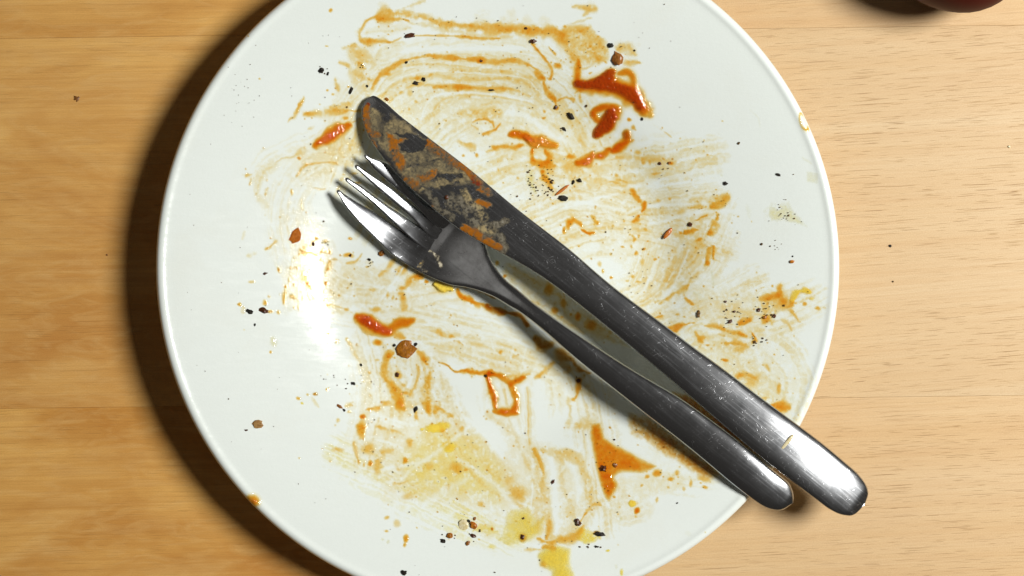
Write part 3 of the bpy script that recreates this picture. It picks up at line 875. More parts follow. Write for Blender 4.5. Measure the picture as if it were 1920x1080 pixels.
for x, y, rx, ry, d in ((670, 200, 14, 26, .5), (665, 330, 20, 14, .6), (775, 322, 14, 18, .7), (930, 345, 46, 24, .75), (945, 200, 20, 16, .7), (740, 235, 30, 22, .35), (360, 462, 18, 22, .75), (458, 440, 14, 12, .8), (610, 585, 22, 20, .9),
                        (748, 575, 22, 22, 1.0), (760, 455, 16, 16, .7), (800, 372, 30, 18, .35), (405, 605, 18, 22, .7), (490, 572, 16, 16, .6), (480, 680, 46, 28, .45), (432, 542, 16, 24, .5), (480, 775, 12, 12, .6), (515, 770, 10, 16, .5),
                        (145, 553, 32, 16, .24), (45, 735, 20, 18, .7), (70, 780, 24, 40, .22), (245, 725, 20, 26, .6), (362, 806, 24, 24, .4), (285, 680, 16, 16, .35), (1365, 645, 40, 30, .55), (1380, 680, 20, 20, .5), (1510, 520, 46, 28, .8),
                        (1565, 560, 20, 18, .9), (1290, 690, 14, 24, .4), (1130, 622, 34, 18, .25), (1150, 782, 56, 34, .42), (912, 785, 26, 12, .42), (770, 752, 16, 10, .4), (560, 690, 14, 14, .4), (640, 55, 30, 12, .12), (1470, 520, 20, 20, .6),
                        (290, 800, 26, 20, .6), (700, 370, 20, 10, .4), (540, 640, 10, 10, .5), (520, 720, 12, 10, .5), (1100, 400, 34, 26, .14), (1090, 430, 28, 10, .4), (830, 375, 10, 10, .5)):
    F.b('F', x, y, rx, d, 'a' if d < .5 else 'o', ry=ry)
# lower left
F.s('I', '1290,290 1380,325', 56, .52)
F.s('I', '1250,430 1222,560 1232,660 1290,720 1345,830 1385,905', 70, .52, 'a', taper=.1)
F.s('I', '1245,470 1290,450', 50, .6)
F.s('I', '1505,430 1570,540', 56, .65)
F.s('I', '1500,560 1485,700 1440,780', 30, .30, 'a')
F.s('I', '1610,530 1570,760 1590,930', 64, .34, 'a', gr=1.2)
F.s('I', '1640,890 1780,960', 60, .40, 'a')
F.s('I', '1480,900 1480,980', 36, .45, 'a')
F.s('I', '1180,890 1080,915', 40, .46)
F.s('I', '1000,480 920,350', 30, .22, 'a')
F.s('I', '320,330 335,380', 34, .34, 'n')
F.s('I', '640,820 680,880', 44, .14)
F.s('I', '900,870 960,850', 24, .26)
F.s('I', '1000,410 1040,330', 30, .12)
F.s('I', '1100,460 1110,600 1050,700', 30, .12, 'a')
F.s('I', '1500,180 1560,190', 40, .14)
F.s('I', '1400,550 1440,640 1420,720', 60, .8, wipe=True, warp=.4)
F.s('I', '1120,940 1250,980 1350,1010', 50, .8, wipe=True, warp=.4)
for x, y, rx, ry, d, c in ((1165, 362, 44, 32, .85, 'o'), (1335, 620, 44, 36, .6, 'o'), (1350, 865, 52, 66, .95, 'a'), (1310, 740, 40, 40, .6, 'a'), (1560, 500, 44, 44, .5, 'o'), (1245, 860, 56, 34, .5, 'a'), (1400, 765, 38, 24, .55, 'o'),
                           (1040, 968, 30, 22, 1.0, 'o'), (1032, 1050, 52, 36, .7, 'a'), (1590, 910, 34, 60, .55, 'a'), (526, 815, 22, 18, .6, 'o'), (662, 785, 26, 18, .7, 'r'), (555, 858, 12, 12, .4, 'y'), (598, 790, 14, 12, .4, 'o'),
                           (758, 745, 12, 12, .7, 'a'), (842, 995, 22, 24, .3, 'o'), (300, 438, 13, 13, .7, 'o'), (840, 350, 22, 22, .25, 'a'), (912, 330, 16, 20, .3, 'a'), (1105, 605, 18, 16, .4, 'a'), (935, 920, 22, 18, .3, 'o'),
                           (700, 340, 34, 26, .12, 'n'), (1155, 500, 24, 14, .3, 'o'), (765, 290, 14, 10, .5, 'o'), (1380, 700, 30, 20, .4, 'a'), (1700, 1040, 80, 40, .6, 'y'), (1640, 930, 30, 26, .5, 'a'), (1110, 910, 30, 20, .4, 'a')):
    F.b('I', x, y, rx, d, c, ry=ry)
# below the fork neck
F.s('J', '200,85 290,115 400,145', 56, .50, gr=.9)
F.s('J', '420,175 470,200', 34, .52)
F.s('J', '500,160 620,190', 40, .22)
F.s('J', '880,300 940,275', 30, .34)
F.s('J', '1065,475 1130,430 1210,345', 28, .40)
F.s('J', '800,420 1000,420', 60, .18, streak=.5, per=3)
F.s('J', '800,480 1000,440', 30, .3)
F.s('J', '270,345 330,370 400,425 500,410 640,432 710,410', 46, .80, warp=.5)
F.s('J', '660,440 690,540 715,640 750,720', 50, .60)
F.b('J', 780, 262, 20, .6); F.b('J', 1090, 470, 26, .5); F.b('J', 370, 130, 34, .5, ry=24); F.b('J', 1150, 440, 12, .3)
F.s('J', '1000,560 1005,760 1010,1010', 60, .20, streak=.7, per=2.5, warp=.3)
F.s('J', '680,780 800,860 900,950', 120, .12, 'a')
F.s('J', '280,380 450,540 560,740 700,880 820,1060', 130, .95, wipe=True, warp=.4)
F.s('J', '1100,520 1110,760 1080,960', 210, .9, wipe=True, warp=.4)
F.s('J', '960,560 985,760 990,920', 18, .9, wipe=True, warp=.2)
F.s('J', '640,60 820,120 1000,220', 44, .7, wipe=True, warp=.2)
F.s('J', '880,220 860,320', 34, .7, wipe=True, warp=.3)
F.s('J', '980,220 960,330', 26, .7, wipe=True, warp=.3)
F.s('J', '60,40 300,40 500,80', 30, .6, wipe=True, warp=.3)
# yellow quarter at the bottom
for x, y, rx, ry, d, c in ((280, 95, 36, 80, .7, 'a'), (330, 220, 60, 56, .42, 'a'), (342, 318, 24, 24, .9, 'o'), (120, 230, 50, 18, .34, 'a'), (575, 300, 22, 26, 1.1, 'a'), (530, 345, 30, 28, .45, 'a'), (780, 85, 80, 32, .95, 'y'),
                           (830, 92, 26, 22, .6, 'a'), (870, 210, 60, 50, .8, 'y'), (860, 200, 40, 40, .25, 'o'), (920, 350, 54, 48, .48, 'a'), (985, 362, 20, 12, .5, 'o'), (960, 90, 28, 30, .4, 'a'), (600, 185, 30, 44, .4, 'a'), (860, 482, 26, 26, .42, 'a'),
                           (740, 335, 36, 44, .25, 'a'), (600, 545, 60, 26, .26, 'a'), (1090, 592, 30, 26, .4, 'a'), (580, 828, 22, 34, .95, 'a'), (575, 872, 10, 18, .6, 'a'), (447, 686, 20, 14, .45, 'o'), (442, 775, 22, 12, .5, 'a'),
                           (520, 720, 36, 30, .18, 'a'), (1160, 880, 34, 22, .2, 'y'), (1165, 762, 14, 12, 1.0, 'r'), (265, 308, 10, 18, .5, 'a'), (298, 325, 8, 14, .5, 'a'), (690, 95, 20, 14, .5, 'y'), (985, 520, 16, 14, .4, 'a'), (1370, 818, 34, 36, .6, 'r'),
                           (285, 10, 26, 12, .7, 'o'), (1330, 520, 76, 70, .40, 'a'), (1280, 430, 50, 60, .22, 'a'), (1370, 540, 40, 50, .25, 'a'), (425, 830, 14, 10, .4, 'n'), (460, 855, 12, 14, .3, 'n')):
    F.b('L', x, y, rx, d, c, ry=ry)
F.s('L', '235,190 240,260 262,310', 34, .34, 'a')
F.s('L', '400,290 380,370', 40, .30, 'a')
F.s('L', '420,240 480,238', 24, .26, 'a')
F.s('L', '500,465 590,440', 30, .24, 'a')
F.s('L', '1450,235 1490,310 1510,390', 50, .50, 'a')
F.s('L', '1500,400 1490,500', 60, .26, 'a')
F.s('L', '1040,770 1120,760 1200,780', 60, .26, 'y')
F.s('L', '1380,902 1510,906', 20, .22, 'a')
F.s('L', '380,60 480,90 560,120', 40, .24, 'o', gr=1.2)
F.s('L', '1545,720 1530,820', 40, .34)
F.s('L', '990,20 1110,110 1180,200 1240,280', 90, .95, wipe=True, warp=.4)
F.s('L', '380,160 460,180 560,220', 34, .8, wipe=True, warp=.3)
F.s('L', '400,20 500,60 560,80', 36, .7, wipe=True, warp=.3)
F.s('L', '700,600 850,500 1000,420', 80, .6, wipe=True, warp=.5)
F.s('L', '560,420 660,330 740,300', 40, .6, wipe=True, warp=.4)
F.s('M', '260,270 290,500 300,780', 90, .95, wipe=True, warp=.4)
F.s('M', '400,330 440,420 450,560', 90, .85, wipe=True, warp=.5)
F.s('M', '560,660 570,740 540,760', 80, .9, wipe=True, warp=.5)
F.s('M', '140,440 130,620', 24, .8, wipe=True, warp=.3)
F.s('M', '520,60 550,300 620,540 660,620', 40, .9, wipe=True, warp=.1)
F.s('M', '180,828 240,850 330,830 440,800 480,745', 44, .50, 'a')
F.s('M', '250,770 235,830', 32, .40)
F.s('M', '210,890 280,880', 40, .60, 'a')
F.s('M', '500,650 480,680 445,720', 28, .62)
F.s('M', '500,640 545,595 600,612', 44, .36)
F.s('M', '540,470 530,590', 60, .20)
F.s('M', '340,230 440,290 510,420 530,560', 70, .20, 'a')
F.s('M', '200,230 420,250', 50, .24, 'a')
F.p('M', '440,740 520,760 600,830 520,860 430,830', .34, 'y', soft=6)
F.s('M', '450,60 520,70', 90, .24, 'a')
for x, y, rx, ry, d, c in ((980, 390, 40, 32, .8, 'o'), (905, 416, 18, 20, .6, 'o'), (1075, 432, 30, 16, .6, 'o'), (880, 466, 14, 12, .5, 'o'), (1112, 385, 20, 26, .45, 'o'), (1208, 460, 14, 32, .4, 'o'), (1300, 420, 56, 26, .4, 'o'), (1303, 474, 24, 12, .6, 'o'),
                           (1160, 495, 14, 18, .3, 'a'), (806, 588, 26, 26, .9, 'y'), (845, 632, 22, 24, 1.5, 'o'), (840, 672, 10, 12, .4, 'o'), (688, 550, 12, 10, .8, 'a'), (982, 565, 10, 24, .3, 'a'), (740, 695, 10, 16, .3, 'n'), (650, 908, 14, 8, .6, 'y'),
                           (745, 1050, 16, 26, .4, 'y'), (700, 1015, 14, 18, .16, 'n'), (1190, 790, 26, 20, .06, 'n'), (570, 788, 24, 14, .7, 'r'), (1060, 485, 20, 10, .3, 'a')):
    F.b('M', x, y, rx, d, c, ry=ry)
for pts, w, d in (('1010,400 1080,380 1170,395', 16, .8), ('1220,420 1300,400 1380,395', 14, .8), ('1240,470 1210,540 1160,580', 12, .8), ('1290,470 1260,540 1200,600', 9, .8),
                  ('780,640 900,640 1010,680', 10, .7), ('1330,620 1400,640 1440,700', 16, .8), ('1130,330 1200,350 1300,340', 12, .7), ('640,520 720,540 800,550', 10, .7), ('860,860 940,920 990,990', 16, .7), ('720,880 800,860 880,800', 14, .7)):
    F.s('P', pts, w, d, wipe=True, warp=.3)
# scattered fine droplets across the film, denser where the film is
g = np.random.default_rng(77)
dens = np.clip(F.m['o'] + F.m['y'] * .5, 0, .5)
pr = (dens + 0.0006).ravel() ** 0.7; pr = pr * ((GX > 430) & (GX < 1500) & (GY > 30) & (GY < 1030)).ravel(); pr /= pr.sum()
for i in g.choice(HH * WW, 1000, p=pr):
    y, x = divmod(int(i), WW)
    F.b('P', x + X0 + g.normal(0, 5), y + Y0 + g.normal(0, 5), g.uniform(1.0, 2.6), g.uniform(.15, .7), g.choice(['o', 'a', 'a', 'r']), ry=g.uniform(1.0, 2.4), warp=.3)
# pin holes where the film has drawn back
hole = smooth(.62, .72, fbm(7, 301, 2)) * smooth(.55, .2, F.m['o'] + F.m['y'])
for k in 'oy':
    F.m[k] *= (1 - .6 * hole)
# --- thick patches of sauce, each a puddle of its own
def puddle(name, label, cat, fn, group=None, height=0.0011, thr=0.03):
    L = Layer(); L.sw = 0.4; fn(L)
    for ch in 'oy':          # the thin margin a puddle spreads into the film around it
        hl = blur(np.minimum(L.m[ch], 1.0), 5) * (0.5 + 0.9 * CLUMP) * 0.42
        F.m[ch] = np.maximum(F.m[ch], hl.astype(np.float32))
    o = build_film(name, L, pitch=1.1, thr=thr, height=height, lift=0.00022)
    tag(o, label, cat, group)
    return o
def p1(L):
    L.s('B', '548,690 650,690 760,650 815,590', 80, 1.9, 'r', soft=.7, gr=.3, warp=.4)
    L.s('B', '565,705 700,710 850,715 950,750 1030,830 1075,900', 120, 1.0, soft=.7, taper=.2, gr=.3, warp=.4)
    L.s('B', '600,700 700,700 850,720 940,750 1020,820 1060,880', 74, 1.9, 'r', soft=.7, gr=.3, warp=.4)
    L.s('B', '1075,900 1130,950', 90, .65, 'a', soft=.7, warp=.4)
    L.s('B', '870,605 955,592 992,650 985,730 930,730', 40, .75, soft=.7, gr=.3, warp=.4)
puddle('sauce_puddle', 'long dark red glossy sauce streak with a loop, thickest on the plate', 'sauce puddle', p1, 'thick sauce puddles')
def p2(L):
    L.s('D', '1095,160 1120,115 1200,92 1280,112 1290,180', 62, 1.0, soft=.7, gr=.3, warp=.3)
    L.s('D', '1095,140 1120,190 1180,230', 52, 1.0, soft=.7, warp=.3)
    L.s('D', '1240,140 1225,230 1170,275 1130,312', 100, 2.1, 'r', soft=.7, gr=.3, warp=.3)
puddle('sauce_puddle', 'ring shaped red sauce blob with a pale hole below the long streak', 'sauce puddle', p2, 'thick sauce puddles')
def p3(L):
    L.s('C', '660,495 740,445 830,375 925,320', 92, .95, soft=.7, taper=.4, gr=.4)
    L.s('C', '690,480 800,420', 50, .9, soft=.7)
puddle('sauce_puddle', 'short orange sauce streak with white glints between knife tip and fork tips', 'sauce puddle', p3, 'thick sauce puddles')
def p4(L):
    L.s('D', '425,318 520,322 600,355', 60, 1.1, soft=.7, gr=.4)
    L.s('D', '560,335 650,365 720,390 785,408', 70, 1.0, 'a', soft=.7, gr=.4)
    L.s('D', '570,350 640,410', 70, .8, 'a', soft=.7)
puddle('sauce_puddle', 'amber tapering sauce streak just above the pepper cluster beside the blade', 'sauce puddle', p4, 'thick sauce puddles')
def p5(L):
    L.s('D', '985,548 1060,535 1092,480', 64, .85, soft=.7, gr=.5)
    L.s('D', '1130,505 1180,485 1225,450', 62, .8, soft=.7, gr=.5)
    L.s('D', '1265,455 1310,420 1360,370 1375,320', 72, 1.1, soft=.7, gr=.4)
    L.b('D', 1368, 315, 40, 1.0, 'r')
    L.s('D', '1380,380 1425,368', 30, .5)
puddle('sauce_puddle', 'broken orange sauce arc curving up below the ring shaped blob', 'sauce puddle', p5, 'thick sauce puddles')
def p6(L):
    L.s('F', '1012,838 1100,875 1180,940 1255,972', 88, 1.5, soft=.7, gr=.3, warp=.3)
    L.s('F', '1060,870 1170,940', 44, .8, 'r', soft=.7)
    L.s('F', '1250,960 1350,905 1460,872', 66, .85, soft=.7, gr=.3, warp=.4)
    L.s('F', '1000,860 1100,950 1230,1000', 60, .3, 'a', soft=.7)
puddle('sauce_puddle', 'V shaped glossy orange sauce blob below the fork head', 'sauce puddle', p6, 'thick sauce puddles')
def p8(L):
    L.p('M', '535,55 590,50 625,150 700,205 850,285 975,342 880,375 750,372 692,400 702,460 655,575 640,560 592,420 552,230', .72, soft=7, warp=.5, gr=.4)
    L.s('M', '600,330 660,440 655,520', 60, .45, soft=.7)
puddle('sauce_puddle', 'flat orange sauce triangle with a sharp straight side near the fork handle', 'sauce puddle', p8, 'thick sauce puddles', height=0.0005)
def p9(L):
    L.s('J', '690,430 780,460 850,515 960,470', 46, .85, soft=.7, gr=.5)
    L.s('J', '850,520 890,600 902,690 885,740', 46, .75, soft=.7, gr=.5)
    L.s('J', '740,740 820,755 905,755', 52, .85, soft=.7, gr=.5)
    L.s('J', '665,450 700,560 745,720', 44, .6, soft=.7, gr=.5)
puddle('sauce_puddle', 'orange sauce outline round a pale square hole under the fork neck', 'sauce puddle', p9, 'thick sauce puddles', height=0.0008)
def p10(L):
    L.p('L', '1270,650 1400,620 1450,700 1510,680 1490,800 1400,855 1290,855 1220,830 1260,740', .24, 'y', soft=18, gr=.5)
puddle('egg_yolk', 'pale yellow patch of egg yolk with one brown speck', 'egg yolk', p10, height=0.0003)
def p11(L):
    L.p('M', '185,950 240,880 300,868 392,892 380,980 412,1080 430,1200 290,1200 268,1040 200,1012', .42, 'y', soft=12, gr=.4)
    L.b('M', 215, 1005, 26, .3, 'a')
puddle('egg_yolk', 'bright yellow egg yolk drip running over the lower edge of the plate', 'egg yolk', p11, height=0.0006)
def p12(L):
    L.b('P', 473, 938, 17, .95, 'a', ry=11, rot=.4); L.b('P', 478, 940, 8, .5, 'o', ry=6)
puddle('sauce_drop', 'single amber sauce drop on the plate rim nearest the shadow', 'sauce drop', p12, height=0.0010)
def p13(L):
    L.s('P', '1501,212 1500,224 1505,238 1514,243 1516,234 1509,220 1503,212', 4, .45, 'a', warp=.1, gr=.2)
puddle('sauce_ring', 'thin dried amber ring on the plate rim above the square stain', 'sauce stain', p13, height=0.0004)
def p14(L):
    L.s('F', '1640,578 1700,602 1765,612', 56, 1.6, 'y', soft=.7, gr=.2, warp=.3)
puddle('egg_yolk', 'small strong yellow egg yolk bit peeping out under the fork head', 'egg yolk', p14, height=0.0012)
film = build_film('sauce_film', F, thr=0.010, height=0.00022)
tag(film, 'thin wiped film of orange sauce and egg yolk streaked over the plate', 'sauce', kind='stuff')


# ------------------------------------------------------------------ cutlery
def to_axis(P, o, d):
    P = np.asarray(P, float) - o
    return P[:, 0] * d[0] + P[:, 1] * d[1], -P[:, 0] * d[1] + P[:, 1] * d[0]

def edge_fn(P, o, d):
    s, w = to_axis(P, o, d)
    k = np.argsort(s)
    return s[k], w[k]

def pchip(x, y):
    """smooth monotone interpolation"""
    x = np.asarray(x, float); y = np.asarray(y, float)
    h = np.diff(x); dl = np.diff(y) / h
    m = np.zeros(len(x)); m[0] = dl[0]; m[-1] = dl[-1]
    for i in range(1, len(x) - 1):
        if dl[i - 1] * dl[i] > 0:
            w1 = 2 * h[i] + h[i - 1]; w2 = h[i] + 2 * h[i - 1]
            m[i] = (w1 + w2) / (w1 / dl[i - 1] + w2 / dl[i])
    def f(q):
        q = np.clip(np.asarray(q, float), x[0], x[-1])
        i = np.clip(np.searchsorted(x, q) - 1, 0, len(x) - 2)
        t = (q - x[i]) / h[i]
        return (y[i] * (1 + 2 * t) * (1 - t) ** 2 + m[i] * h[i] * t * (1 - t) ** 2 + y[i + 1] * t * t * (3 - 2 * t) + m[i + 1] * h[i] * t * t * (t - 1))
    return f

def smoothed(f, a, b, sig, s0, s1):
    """take the hand tracing's jitter out of an outline between a and b"""
    q = np.arange(s0, s1 + 1, 2.0); y = f(q)
    k = np.arange(-3 * sig, 3 * sig + 1, 2.0); w = np.exp(-(k / sig) ** 2 / 2); w /= w.sum()
    ys = np.convolve(np.pad(y, len(k) // 2, mode='edge'), w, mode='valid')[:len(q)]
    m = smooth(a, a + 60, q) * smooth(b, b - 60, q)
    return pchip(q, y * (1 - m) + ys * m)

def loft(name, mat, parent, stations, lo, hi, zc, ht, ex, o, d, nring=40, extra=None, caps=(True, True)):
    """a closed solid: at every station s an oval section between w=lo(s) and w=hi(s), centred at height zc(s), half thickness ht(s)"""
    a = np.linspace(0, 2 * math.pi, nring, endpoint=False)
    rings = []
    for s in stations:
        l, h = float(lo(s)), float(hi(s))
        wc, hw = (l + h) / 2, max((h - l) / 2, 0.02)
        n = float(ex(s)); t = float(ht(s))
        ca, sa = np.cos(a), np.sin(a)
        w = wc + hw * np.sign(ca) * np.abs(ca) ** (2 / n)
        z = float(zc(s)) + t * np.sign(sa) * np.abs(sa) ** (2 / n) * 1.0
        if extra is not None: z = z + extra(s, w)
        u = o[0] + s * d[0] - w * d[1]; v = o[1] + s * d[1] + w * d[0]
        zr = float(zc(s))
        x, y = unproj(u, v, zr)
        rings.append(np.stack([x, y, z], -1))
    V = np.concatenate(rings)
    n, m = len(rings), nring
    i = np.arange(n - 1)[:, None]; j = np.arange(m)[None]; j2 = (j + 1) % m
    Q = np.stack([i * m + j + 0 * j2, i * m + j2 + 0 * i, (i + 1) * m + j2, (i + 1) * m + j], -1).reshape(-1, 4)
    faces = [tuple(q) for q in Q.tolist()]
    V = np.vstack([V, rings[0].mean(0), rings[-1].mean(0)])
    c0, c1 = len(V) - 2, len(V) - 1
    for k in range(m):
        k2 = (k + 1) % m
        if caps[0]: faces.append((c0, k2, k))
        if caps[1]: faces.append((c1, (n - 1) * m + k, (n - 1) * m + k2))
    ob = mesh_np(name, V, faces, mat, parent)
    import bmesh
    bm = bmesh.new(); bm.from_mesh(ob.data); bmesh.ops.delete(bm, geom=[v for v in bm.verts if not v.link_faces], context='VERTS'); bmesh.ops.recalc_face_normals(bm, faces=bm.faces); bm.to_mesh(ob.data); bm.free()
    return ob

def spaced(a, b, n, ends=True):
    t = np.linspace(0, 1, n)
    if ends: t = 0.5 - 0.5 * np.cos(math.pi * t)
    return a + (b - a) * t

# ---- knife
KO = np.array([683.0, 186.0]); KD = np.array([1612.0, 950.0]) - KO; KLEN = float(np.hypot(*KD)); KD = KD / KLEN
up = [(699, 179), (711, 184), (727, 196), (749, 216), (777, 238), (809, 262), (840, 286), (872, 309), (897, 330), (922, 351), (950, 377), (982, 401), (1020, 431), (1067, 465), (1113, 507), (1147, 536), (1204, 578), (1250, 612),
      (1301, 652), (1357, 691), (1406, 730), (1459, 769), (1512, 808), (1558, 843), (1600, 879), (1621, 903), (1629, 927)]
dn = [(680, 198), (678, 213), (683, 236), (692, 258), (708, 283), (727, 308), (746, 331), (774, 357), (796, 377), (815, 394), (840, 416), (865, 434), (903, 457), (952, 480), (975, 494), (1021, 521), (1067, 557), (1113, 593),
      (1160, 632), (1230, 690), (1283, 735), (1336, 780), (1385, 822), (1434, 863), (1477, 896), (1512, 924), (1540, 945), (1565, 960), (1586, 966), (1607, 961)]
us, uw = edge_fn(up, KO, KD); ds_, dw = edge_fn(dn, KO, KD)
S0 = min(us[0], ds_[0]) - 2.0; S1 = max(us[-1], ds_[-1]) + 1.5
tipw = (uw[0] + dw[0]) / 2; endw = (uw[-1] + dw[-1]) / 2
k_hi = pchip(np.concatenate([[S0], ds_, [S1]]), np.concatenate([[tipw + .5], dw, [endw + .5]]))
k_lo = pchip(np.concatenate([[S0], us, [S1]]), np.concatenate([[tipw - .5], uw, [endw - .5]]))
k_hi = smoothed(k_hi, 60, S1 - 45, 34, S0, S1); k_lo = smoothed(k_lo, 60, S1 - 45, 34, S0, S1)
k_z = pchip([S0, 150, 400, 700, 900, 1000, 1060, 1120, S1], np.array([13.2, 14.4, 16.8, 21.4, 25.0, 26.6, 26.9, 26.3, 24.2]) / 1000 + (RIM_Z - .0238) * np.array([.4, .5, .6, .8, .9, 1, 1, 1, 1]))
k_t = pchip([S0, S0 + 25, 300, 420, 560, 800, 1130, S1 - 20, S1], np.array([.35, .65, .85, 1.1, 1.6, 1.9, 1.75, 1.35, .08]) / 1000)
k_e = pchip([S0, 300, 420, 600, S1], [5.5, 5.5, 4.2, 2.4, 2.3])
def k_roll(s, w):
    mid = (k_lo(s) + k_hi(s)) / 2
    return (w - mid) * PX * math.tan(math.radians(float(np.interp(s, [0, 300, 700, 950, 1200], [0.0, 0.0, 2.4, 5.0, 8.0]))))
knife = tag(empty('table_knife', (*[float(c) for c in unproj(1100, 545, .018)], 0.0)), 'steel table knife with sauce smeared blade lying across the plate and fork', 'knife')
KSPLIT = 470.0
st = np.concatenate([spaced(S0, 60, 16), np.linspace(60, KSPLIT, 50)[1:]])
blade = loft('blade', M_STEEL_KNIFE, None, st, k_lo, k_hi, k_z, k_t, k_e, KO, KD, 56, k_roll, (True, False))
st = np.concatenate([np.linspace(KSPLIT - 1.0, 1130, 70), spaced(1130, S1, 26)[1:]])
handle = loft('handle', M_STEEL_KNIFE, None, st, k_lo, k_hi, k_z, k_t, k_e, KO, KD, 56, k_roll, (False, True))
def adopt(child, parent):
    child.parent = parent
    child.matrix_parent_inverse = parent.matrix_basis.inverted()
knife_loc = knife.location.copy()
for ch in (blade, handle):
    ch.data.transform(__import__('mathutils').Matrix.Translation(-knife_loc)); ch.parent = knife

# ---- fork
FO = np.array([655.0, 326.0]); FD = np.array([1474.0, 934.0]) - FO; FLEN = float(np.hypot(*FD)); FD = FD / FLEN
def fa(P): return edge_fn(P, FO, FD)
t1_out = [(632, 359), (649, 389), (676, 420), (707, 450), (737, 478), (768, 499), (796, 514), (820, 525), (845, 534), (875, 539), (900, 546), (930, 559), (956, 575), (975, 586), (999, 603), (1035, 634), (1081, 675), (1127, 711), (1173, 747),
          (1195, 765), (1265, 818), (1318, 861), (1371, 906), (1406, 934), (1434, 951), (1455, 957), (1470, 955), (1480, 948)]
f_right = [(912, 461), (918, 481), (930, 502), (951, 527), (976, 547), (1003, 570), (1040, 597), (1104, 640), (1150, 671), (1195, 699), (1230, 720), (1265, 738), (1318, 776), (1371, 815), (1413, 850), (1455, 885), (1477, 903), (1486, 920), (1488, 934)]
os_, ow = fa(t1_out); rs, rw = fa(f_right)
FEND = 1035.5
f_hi = pchip(np.concatenate([os_, [FEND]]), np.concatenate([ow, [0.4]]))
# far side of the head mirrors the near side about the axis of the tines
axis_w = -1.0
mir_s = os_[os_ < rs[0] - 14]; mir_w = 2 * axis_w - ow[os_ < rs[0] - 14]
f_lo = pchip(np.concatenate([mir_s, rs, [FEND]]), np.concatenate([mir_w, rw, [-.4]]))
f_hi = smoothed(f_hi, 400, FEND - 40, 30, float(os_[0]), FEND); f_lo = smoothed(f_lo, 400, FEND - 40, 30, float(mir_s[0]), FEND)
f_z = pchip([-25, 0, 50, 100, 145, 180, 225, 300, 370, 440, 560, 700, 820, 930, 970, FEND], np.array([12.6, 11.4, 8.8, 6.4, 4.7, 4.3, 5.1, 7.8, 11.0, 13.4, 16.9, 20.2, 23.0, 25.2, 25.4, 24.0]) / 1000 + (RIM_Z - .0238) * np.array([0, 0, 0, 0, 0, 0, 0, .1, .2, .3, .5, .7, .9, 1, 1, 1]))
f_t = pchip([-25, 0, 150, 260, 360, 430, 600, 900, FEND - 15, FEND], np.array([.55, .75, .85, .9, 1.25, 1.5, 1.6, 1.8, 1.4, .4]) / 1000)
f_e = pchip([-25, 200, 300, 400, 600, FEND], [3.0, 4.0, 3.6, 2.6, 2.4, 2.3])
def cup(s, w):
    k = np.interp(s, [-25, 60, 200, 300, 380], [0.5, .8, 1.0, .7, 0.0]) * 0.0014
    return k * ((w - axis_w) / 69) ** 2
fork = tag(empty('dinner_fork', (*[float(c) for c in unproj(1000, 580, .012)], 0.0)), 'polished steel four tined fork lying beside and partly under the knife', 'fork')
floc = fork.location.copy()
SR = 194.0
head = loft('head', M_STEEL_FORK, None, np.concatenate([np.linspace(SR - 10, SR + 30, 20), np.linspace(SR + 30, 400, 40)[1:]]), f_lo, f_hi, f_z,
            lambda s: f_t(s) * np.interp(s, [SR - 10, SR, SR + 24], [.55, .8, 1]), f_e, FO, FD, 64, cup, (True, False))
fh = loft('handle', M_STEEL_FORK, None, np.concatenate([np.linspace(399, FLEN - 40, 60), spaced(FLEN - 40, FEND, 24)[1:]]), f_lo, f_hi, f_z, f_t, f_e, FO, FD, 48, None, (False, True))
# tines: (edge nearer the shadow side, edge nearer the knife)
slot = lambda P: fa(P)
s1h = [(636, 357), (667, 377), (707, 401), (747, 429), (795, 463)]
s2l = [(647, 339), (692, 375), (737, 417), (793, 466)]; s2h = [(651, 333), (676, 348), (722, 382), (759, 406), (811, 444)]
s3l = [(665, 314), (692, 339), (728, 371), (771, 407), (809, 446)]; s3h = [(670, 310), (701, 330), (731, 350), (771, 382), (818, 420)]
s4l = [(683, 295), (701, 316), (731, 343), (771, 377), (816, 422)]
def edge(P):
    s, w = fa(P)
    return pchip(np.concatenate([[-40], s, [260]]), np.concatenate([[w[0]], w, [w[-1]]]))
tines = [(s1h, None, t1_out[0]), (s2h, s2l, s2l[0]), (s3h, s3l, s3l[0]), (None, s4l, s4l[0])]
parts = [head, fh]
tip_s = [fa([(632, 357)])[0][0], fa([(648, 334)])[0][0], fa([(666, 310)])[0][0], fa([(684, 290)])[0][0]]
